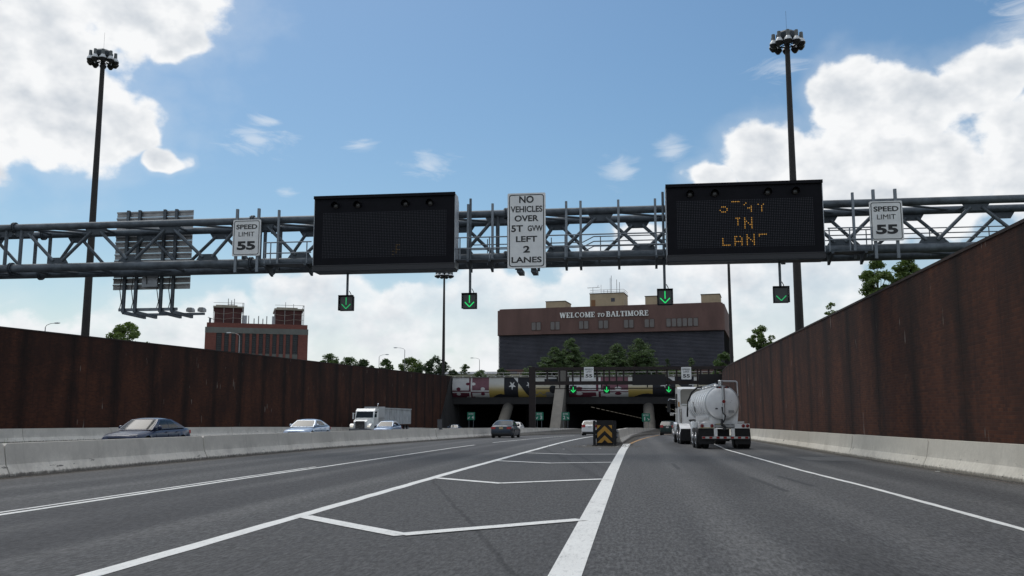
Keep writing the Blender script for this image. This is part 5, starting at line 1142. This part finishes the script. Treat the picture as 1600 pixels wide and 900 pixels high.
b = MB(); b.cb(.32, .10, TC + .10, .30, .01, .012); b.cb(-.3, .10, TC + .10, .16, .01, .012); b.cb(.30, .085, TC + .02, .22, .01, .010); tp('small_print', b, mat('grey_print', (.30, .30, .31), .6))
# top: rear filler dome, guard rail, fittings, hose
b = MB(); b.lathe([(.12, TC + .72), (.12, TC + 1.08), (.10, TC + 1.10)], (-.02, .45, 0), 14); tp('filler_dome', b, TALU, None, True)
b = MB(); b.path([(.08, .40, TC + 1.06), (.72, .40, TC + 1.04), (.78, .40, TC + .98), (.80, .40, TC + .36), (.76, .40, TC + .30)], .032, 8); tp('guard_rail', b, TALU, None, True)
for i, y in enumerate((1.6, 2.5, 3.6, 5.0, 6.4)):
    b = MB(); b.lathe([(.20, TC + .74), (.20, TC + .88), (.12, TC + .94)], (-.12, y, 0), 12); b.tube((-.3, y + .2, TC + .82), (.2, y + .3, TC + .86), .03, 6); tp('manhole', b, TALU, None, True)
b = MB(); b.path([(-.25, 6.2, TC + .98), (-.45, 6.6, TC + .96), (-.70, 7.2, TC + .70), (-.84, 7.9, TC + .25), (-.86, 8.2, TC - .30), (-.84, 8.5, TC - .62)], .05, 8); tp('hose', b, BLACK2, None, True)
b = MB(); b.path([(-.25, .4, TC + .94), (-.25, 7.5, TC + .94)], .03, 6); tp('top_rail', b, TALU)
b = MB(); b.path([(-.82, 5.5, TC + .12), (-.84, 5.2, TC + .10), (-.84, 4.9, TC - .15), (-.80, 4.7, TC - .40)], .025, 6); tp('side_pipe', b, BLACK2)
# saddle, frame, rear light panels
b = MB(); b.prism([(-.62, 1.18), (.72, 1.18), (.80, TC - .30), (-.55, 1.55)], 'y', .40, .48); b.prism([(-.55, 1.2), (.60, 1.2), (.66, 1.62), (-.60, 1.62)], 'y', .9, 6.5); tp('saddle', b, TW)
for x in (-.42, .44):
    b = MB(); b.bx(x - .05, x + .05, .1, 8.2, .95, 1.18); tp('frame_rail', b, mat('chassis', (.03, .03, .032), .6))
b = MB(); b.bx(-1.18, -.44, -.06, .30, .98, 1.24); tp('rear_light_panel', b, TW)
b = MB(); b.bx(.52, 1.22, -.06, .30, .98, 1.20); tp('rear_light_panel', b, TW)
b = MB(); b.bx(-.43, .51, -.02, .28, 1.02, 1.16); tp('rear_cross_member', b, ALU)
for x in (-1.03, -.56, .92, 1.12):
    b = MB(); b.lathe([(.085, 0), (.085, -.04), (.04, -.055)], (x, -.06, 1.10), 14, 'y'); tp('tail_light', b, REDL)
b = MB(); b.bx(.66, .98, -.03, .0, 1.215, 1.31); tp('licence_plate', b, PLATEW)
b = MB(); b.bx(-1.16, -.46, -.065, -.06, .99, 1.02); b.bx(-.36, .0, -.03, -.02, 1.17, 1.20); tp('reflective_tape', b, mat('tape_yellow', (.45, .38, .10), .5))
b = MB(); b.path([(-.05, .0, 1.4), (-.1, -.05, 1.15), (.08, -.05, 1.05), (.05, -.05, .92), (-.05, -.03, .95)], .06, 8); tp('discharge_valve', b, mat('chassis', (.03, .03, .032), .6))
for x in (-.39, .43):
    b = MB(); b.bx(x - .08, x + .08, -.10, .04, .50, .975); tp('bumper_post', b, TW)
b = MB(); b.bx(-1.05, 1.18, -.14, -.105, .48, .60); bar = tp('underride_bar', b, ALU)
for i in range(7):
    x = -1.05 + i * 2.23 / 6.6; b = MB(); b.bx(x + .01, x + .15, -.152, -.1405, .495, .585); tp('reflector', b, REDR, bar)
    b = MB(); b.bx(x + .16, min(x + .33, 1.18), -.150, -.1405, .50, .58); tp('reflector', b, SIGNW2, bar)
for x0, x1 in ((-1.20, -.47), (.53, 1.26)):
    b = MB(); b.prism([(x0, .22), (x1, .22), (x1, .97), (x0, .97)], 'y', .06, .085); tp('mud_flap', b, FLAP)
b = MB(); b.bx(-.30, .34, .5, .55, .35, .95); tp('mud_flap', b, FLAP)
def truck_wheel(par, x, y, r=.50, w=.28):
    s_ = 1 if x > 0 else -1; b = MB(); b.lathe([(r * .58, -w / 2), (r * .92, -w / 2), (r, -w * .34), (r, w * .34), (r * .92, w / 2), (r * .58, w / 2)], (x, y, r), 22, 'x'); o_ = tp('wheel', b, TYRE, par, True)
    b = MB(); b.lathe([(r * .60, 0), (r * .56, s_ * .03), (r * .40, -s_ * .03), (r * .30, s_ * .06), (.03, s_ * .07)], (x + s_ * w * .44, y, r), 18, 'x'); tp('rim', b, RIM, o_, True)
for y in (.75, 2.05, 9.0, 10.3):
    for x in (-1.12, -.80, .86, 1.18): truck_wheel(tk, x, y)
for x in (-1.08, 1.12): truck_wheel(tk, x, 13.2)
for y in (.75, 2.05, 9.0, 10.3, 13.2):
    b = MB(); b.tube((-1.1, y, .5), (1.1, y, .5), .09, 8); tp('axle', b, mat('chassis', (.03, .03, .032), .6))
# tractor
b = MB(); b.bx(-.45, -.33, 7.5, 14.2, .78, 1.02); b.bx(.33, .45, 7.5, 14.2, .78, 1.02); tp('tractor_frame', b, mat('chassis', (.03, .03, .032), .6))
for s_ in (-1, 1):
    b = MB(); n = 10; vs = []
    for i in range(n + 1):
        t = R(15 + 150 * i / n); vs += [(s_ * .66, 9.65 + 1.30 * math.cos(t), .52 + .66 * math.sin(t)), (s_ * 1.28, 9.65 + 1.30 * math.cos(t), .52 + .66 * math.sin(t))]
    b.add(vs, [(2 * i, 2 * i + 1, 2 * i + 3, 2 * i + 2) for i in range(n)]); tp('fender', b, TW, None, True)
    b = MB(); b.prism([(s_ * .68, .2), (s_ * 1.26, .2), (s_ * 1.26, .88), (s_ * .68, .88)], 'y', 8.30, 8.325); tp('mud_flap', b, FLAP)
b = MB(); b.lathe([(.19, .52), (.20, .58), (.20, 1.22), (.17, 1.30)], (-1.02, 3.3, 0), 16); tp('vertical_canister', b, TW, None, True)
b = MB(); b.path([(-1.0, 3.3, 1.3), (-.9, 4.2, 1.38), (-1.05, 5.4, 1.36), (-.7, 6.4, 1.2)], .05, 7); tp('hose', b, BLACK2, None, True)
b = MB(); b.lathe([(.04, 11.3), (.30, 11.34), (.30, 12.3), (.04, 12.34)], (-1.0, 0, .72), 14, 'y'); tp('fuel_tank', b, TALU, None, True)
CW = 1.12
b = MB()
cs = [(11.2, 1.05), (11.2, 3.22), (11.35, 3.36), (12.6, 3.32), (13.0, 2.30), (13.0, 1.05)]
b.prism(cs, 'x', -CW, CW); cabm = tp('cab', b, TW)
b = MB(); o_ = rounded(1.90, 1.02, .16, 4); b.prism([(p[0], p[1] + 2.72) for p in o_], 'y', 11.175, 11.198); tp('rear_window', b, mat('cab_rear_glass', (.22, .21, .18), .15, spec=.6), cabm)
b = MB(); b.bx(-.92, .2, 11.14, 11.172, 2.24, 2.34); tp('sleeper_rail', b, SIGNW2, cabm)
b = MB(); b.bx(-1.10, -1.02, 11.12, 11.18, 2.16, 2.46); tp('marker_light', b, mat('amber_lens', (.45, .20, .02), .3), cabm)
b = MB(); b.prism([(11.45, 2.1), (12.9, 2.1), (12.45, 2.95), (11.45, 2.95)], 'x', -CW - .012, -CW - .002); tp('side_window', b, GLASS, cabm)
b = MB(); b.prism([(13.0, .75), (14.6, .75), (14.75, 1.5), (14.5, 1.75), (13.0, 1.98)], 'x', -.82, .82); tp('hood', b, TW)
b = MB(); b.bx(-1.2, 1.2, 14.6, 14.85, .45, .80); tp('front_bumper', b, CHROME)
for s_ in (-1, 1):
    b = MB(); b.prism([(12.5, .55), (13.9, .55), (13.75, 1.12), (13.2, 1.24), (12.65, 1.12)], 'x', s_ * .84, s_ * 1.22); tp('fender', b, TW)
    b = MB(); b.bx(s_ * 1.55 - .10, s_ * 1.55 + .10, 12.5, 12.56, 1.85, 2.55); mr_ = tp('mirror', b, TRIM)
    b = MB(); b.path([(s_ * CW, 12.5, 2.62), (s_ * 1.5, 12.5, 2.66), (s_ * 1.58, 12.5, 2.56)], .025, 6); b.path([(s_ * CW, 12.5, 1.78), (s_ * 1.5, 12.5, 1.82)], .025, 6); tp('mirror_bracket', b, CHROME, mr_)
    b = MB(); b.tube((s_ * .98, 11.0, 1.2), (s_ * .98, 11.0, 2.05), .07, 10); tp('exhaust_stack', b, CHROME, None, True)
b = MB(); b.cb(-1.40, 12.3, 1.72, .22, .16, .14); tp('spot_mirror', b, CHROME)

# ------------------------------------------------------------------ dump truck, oncoming
dt = thing('dump_truck', 'white dump truck with grey ribbed trailer, oncoming below the dark wall', 'truck', (-30.1, 101.5, zr(101.5)), R(178)); DW = cpaint('dump_white', (.88, .90, .88), 0); DGR = mat('trailer_grey', (.50, .52, .53), .55, .3, .18, .9)
def dp(name, b, M, par=None, smooth=False): return b.build(name, M, par or dt, world=False, smooth=smooth)
b = MB(); b.prism([(-2.1, 1.0), (-2.1, 2.80), (-2.0, 2.92), (-1.0, 2.92), (-.62, 2.62), (-.35, 1.85), (-.35, 1.0)], 'x', -1.1, 1.1); cb_ = dp('cab', b, DW)
b = MB(); b.add([(-1.0, -.335, 1.92), (1.0, -.335, 1.92), (.94, -.585, 2.58), (-.94, -.585, 2.58)], [(0, 1, 2, 3)]); dp('windshield', b, GLASS, cb_)
for s_ in (-1, 1):
    b = MB(); b.prism([(-1.6, 1.95), (-.62, 1.95), (-.82, 2.6), (-1.6, 2.6)], 'x', s_ * 1.104 - .004, s_ * 1.104 + .004); dp('side_window', b, GLASS, cb_)
    b = MB(); b.bx(s_ * 1.42 - .08, s_ * 1.42 + .08, -.75, -.69, 1.75, 2.45); b.tube((s_ * 1.1, -.72, 2.35), (s_ * 1.4, -.72, 2.35), .02, 6); dp('mirror', b, DW)
    b = MB(); b.prism([(-.3, .62), (1.0, .62), (1.05, 1.05), (.7, 1.25), (-.2, 1.25)], 'x', s_ * .76, s_ * 1.22); dp('fender', b, DW)
    b = MB(); b.cb(s_ * .98, 1.06, .95, .30, .06, .16); dp('headlight', b, mat('headlamp_lit', (.6, .6, .55), .2, emit=(1, .92, .75), estr=.6))
    truck_wheel(dt, s_ * 1.05, .35); 
b = MB(); b.prism([(-.36, 1.0), (1.0, .72), (1.1, 1.45), (.85, 1.66), (-.36, 1.84)], 'x', -.75, .75); dp('hood', b, DW)
b = MB(); b.prism([(-.52, .72), (.52, .72), (.52, 1.52), (-.52, 1.52)], 'y', 1.02, 1.125); gr = dp('grille', b, mat('grille_dark', (.05, .052, .055), .4, .5)); 
for i in range(6):
    b = MB(); b.bx(-.48, .48, 1.126, 1.14, .80 + i * .12, .83 + i * .12); dp('grille_bar', b, CHROME, gr)
b = MB(); b.bx(-1.2, 1.2, 1.05, 1.25, .38, .70); dp('front_bumper', b, mat('bumper_grey', (.25, .255, .26), .5, .3))
b = MB(); b.tube((-.95, -2.2, 1.2), (-.95, -2.2, 3.35), .07, 10); b.tube((-.95, -2.2, 3.35), (-.95, -2.35, 3.5), .07, 10); dp('exhaust_stack', b, CHROME)
b = MB(); b.bx(-.45, .45, -15.5, -.4, .75, 1.0); dp('frame', b, mat('chassis', (.03, .03, .032), .6))
b = MB(); b.bx(-1.22, 1.22, -4.2, -4.1, 1.15, 3.15); b.prism([(-1.22, 1.15), (1.22, 1.15), (1.22, 3.0), (-1.22, 3.0)], 'y', -15.2, -4.21); tr = dp('trailer_body', b, DGR)
b = MB(); b.bx(-1.22, 1.22, -4.09, -4.0, 1.9, 3.17); dp('trailer_headboard', b, mat('headboard_pale', (.50, .52, .53), .5, .1, .1, 1), tr)
for s_ in (-1, 1):
    for i in range(16):
        y = -4.5 - i * .70; b = MB(); b.bx(min(s_ * 1.221, s_ * 1.28), max(s_ * 1.221, s_ * 1.28), y - .06, y + .06, 1.2, 2.92); dp('trailer_rib', b, DGR, tr)
    b = MB(); b.bx(min(s_ * 1.18, s_ * 1.31), max(s_ * 1.18, s_ * 1.31), -15.2, -4.1, 2.921, 3.05); dp('trailer_top_rail', b, DGR, tr)
    for y in (-2.4, -3.7, -13.0, -14.3): truck_wheel(dt, s_ * 1.0, y)

# ------------------------------------------------------------------ crash cushion
ac = thing('crash_cushion', 'black crash cushion with yellow chevrons at the fork of the road', 'crash cushion', (-1.64, 50.4, 0))
AK = mat('cushion_black', (.012, .012, .014), .75, 0, .35, 3); AY = mat('chevron_yellow', (.50, .26, .035), .6, 0, .2, 4)
def apart(name, b, M, par=None): return b.build(name, M, par or ac, world=False)
b = MB(); b.bx(-.44, .44, 0, .9, .05, 1.36); apart('nose', b, AK)
for x in (-.55, .55):
    b = MB(); b.bx(x - .07, x + .07, -.04, .12, 0, 1.34); apart('nose_post', b, AK)
for i in range(5):
    y = .95 + i * 1.0
    b = MB(); b.bx(-.46, .46, y, y + .88, .12, 1.05); apart('cartridge', b, AK)
    for x in (-.56, .56):
        b = MB()
        for z0 in (.35, .62): b.prism([(x - .03, z0), (x + .03, z0), (x + .09 * (1 if x > 0 else -1), z0 + .1), (x + .03, z0 + .2), (x - .03, z0 + .2)], 'y', y - .02, y + .95)
        apart('fender_panel', b, STEEL_D)
pn = MB(); pn.bx(-.40, .40, -.03, -.004, .16, 1.12); pan = apart('chevron_panel', pn, AK)
def chev(z, h, zlo=.16, zhi=1.12):
    # two slanting bands meeting at the middle, clipped at the panel edges
    for s_ in (-1, 1):
        pts = [(0, z + .38), (s_ * .39, z), (s_ * .39, z - h), (0, z + .38 - h)]
        # clip in z
        def clip(P, zc, keep):
            out = []
            for i in range(len(P)):
                a, c = P[i], P[(i + 1) % len(P)]; ia, ic = keep(a[1], zc), keep(c[1], zc)
                if ia: out.append(a)
                if ia != ic: t = (zc - a[1]) / (c[1] - a[1]); out.append((a[0] + (c[0] - a[0]) * t, zc))
            return out
        pts = clip(pts, zhi - .01, lambda q_, c: q_ <= c)
        if len(pts) > 2: pts = clip(pts, zlo + .01, lambda q_, c: q_ >= c)
        if len(pts) > 2:
            b = MB(); b.add([(p[0], -.034 - .001 * (s_ > 0), p[1]) for p in pts], [tuple(range(len(pts)))]); apart('chevron', b, AY, pan)
chev(.60 + .09, .26); chev(.10 + .09, .24); 
for s_ in (-1, 1):
    b = MB(); b.add([(s_ * .39, -.036, 1.10), (s_ * .20, -.036, 1.10), (s_ * .39, -.036, .90)], [(0, 1, 2)]); apart('chevron', b, AY, pan)
b = MB(); b.prism([(-.7, .0), (.7, .0), (.62, .06), (-.62, .06)], 'y', -.3, 5.9); apart('base_plate', b, MATS['gutter_grit'])
# litter on the wedge
rg = random.Random(5)
LIT_L = ['white scrap of litter left of the crash cushion', 'pale scrap of litter in front of the crash cushion', 'small pale scrap right of the crash cushion foot', 'small white scrap on the gutter under the pale barrier', 'crumpled scrap beside the hatch lines']
for i, (x, y, s_) in enumerate(((-2.75, 50.0, .15), (-1.75, 46.0, .08), (-.98, 49.6, .10), (8.0, 26.6, .07), (-3.4, 44.5, .06))):
    b = MB(); b.add([(x - s_, y - s_ * .6, .012), (x + s_, y - s_ * .5, .012), (x + s_ * .8, y + s_ * .6, .02), (x - s_ * .7, y + s_ * .7, .012), (x + s_ * .2, y, .022)], [(0, 1, 4), (1, 2, 4), (2, 3, 4), (3, 0, 4), (3, 2, 1, 0)])
    o_ = b.build('paper_scrap', mat('litter_white', (.55, .55, .52), .8)); tag(o_, LIT_L[i], 'paper scrap', 'litter on the road')
# grey marker post behind the median barrier
mk = thing('marker_post', 'flat grey marker post standing on the median barrier before the pale blue car', 'post', (-13.6, 64.5, zr(64.5)))
b = MB(); b.bx(-.16, .16, -.03, .03, .78, 1.45); b.build('board', mat('marker_grey', (.09, .09, .095), .8), mk, world=False)
b = MB(); b.bx(-.2, .2, -.08, .08, .74, .80); b.build('foot', STEEL_D, mk, world=False)
# weeds behind the median barrier
b = MB(); rg2 = np.random.default_rng(9)
for i in range(900):
    x = -17.2 - abs(rg2.normal()) * 1.6; y = rg2.uniform(20, 34); h = rg2.uniform(.15, .75) * (1 if rg2.uniform() < .8 else 1.2); a = rg2.uniform(0, 6.28); dx, dy = .03 * math.cos(a), .03 * math.sin(a); lx, ly = rg2.normal() * .15, rg2.normal() * .15
    b.add([(x - dx, y - dy, 0), (x + dx, y + dy, 0), (x + lx, y + ly, h)], [(0, 1, 2)])
tag(b.build('weeds', LEAFS[0], fix=False), 'strip of dry green weeds behind the median barrier', 'weeds', kind='stuff')

# loose grit swept to the edges of the road
b = MB(); rg3 = np.random.default_rng(12)
def stone(x, y, q_):
    z = zr(y); a = rg3.uniform(0, 6.28); c_, s_ = math.cos(a) * q_, math.sin(a) * q_
    b.add([(x + c_, y + s_, z + .003), (x - s_, y + c_, z + .003), (x - c_, y - s_, z + .003), (x + s_, y - c_, z + .003), (x + c_ * .2, y, z + q_ * .9)], [(0, 1, 4), (1, 2, 4), (2, 3, 4), (3, 0, 4)])
for i in range(2600):
    y = rg3.uniform(12, 70); stone(interp(LB, y) + .40 + abs(rg3.normal()) * .22, y, rg3.uniform(.006, .022))
for i in range(2200):
    y = rg3.uniform(14, 60); stone(interp(RB, y) - .38 - abs(rg3.normal()) * .22, y, rg3.uniform(.006, .022))
for i in range(900):
    stone(-1.64 + rg3.normal() * .9, 49.6 + rg3.normal() * 1.6, rg3.uniform(.01, .035))
for i in range(500):
    y = rg3.uniform(53, 85); stone(interp(GB, y) + .45 + abs(rg3.normal()) * .2, y, rg3.uniform(.01, .03))
tag(b.build('gravel', mat('grit_stone', (.16, .15, .13), .9, 0, .4, 30), fix=False), 'loose grit along the barriers and round the crash cushion', 'gravel', kind='stuff')
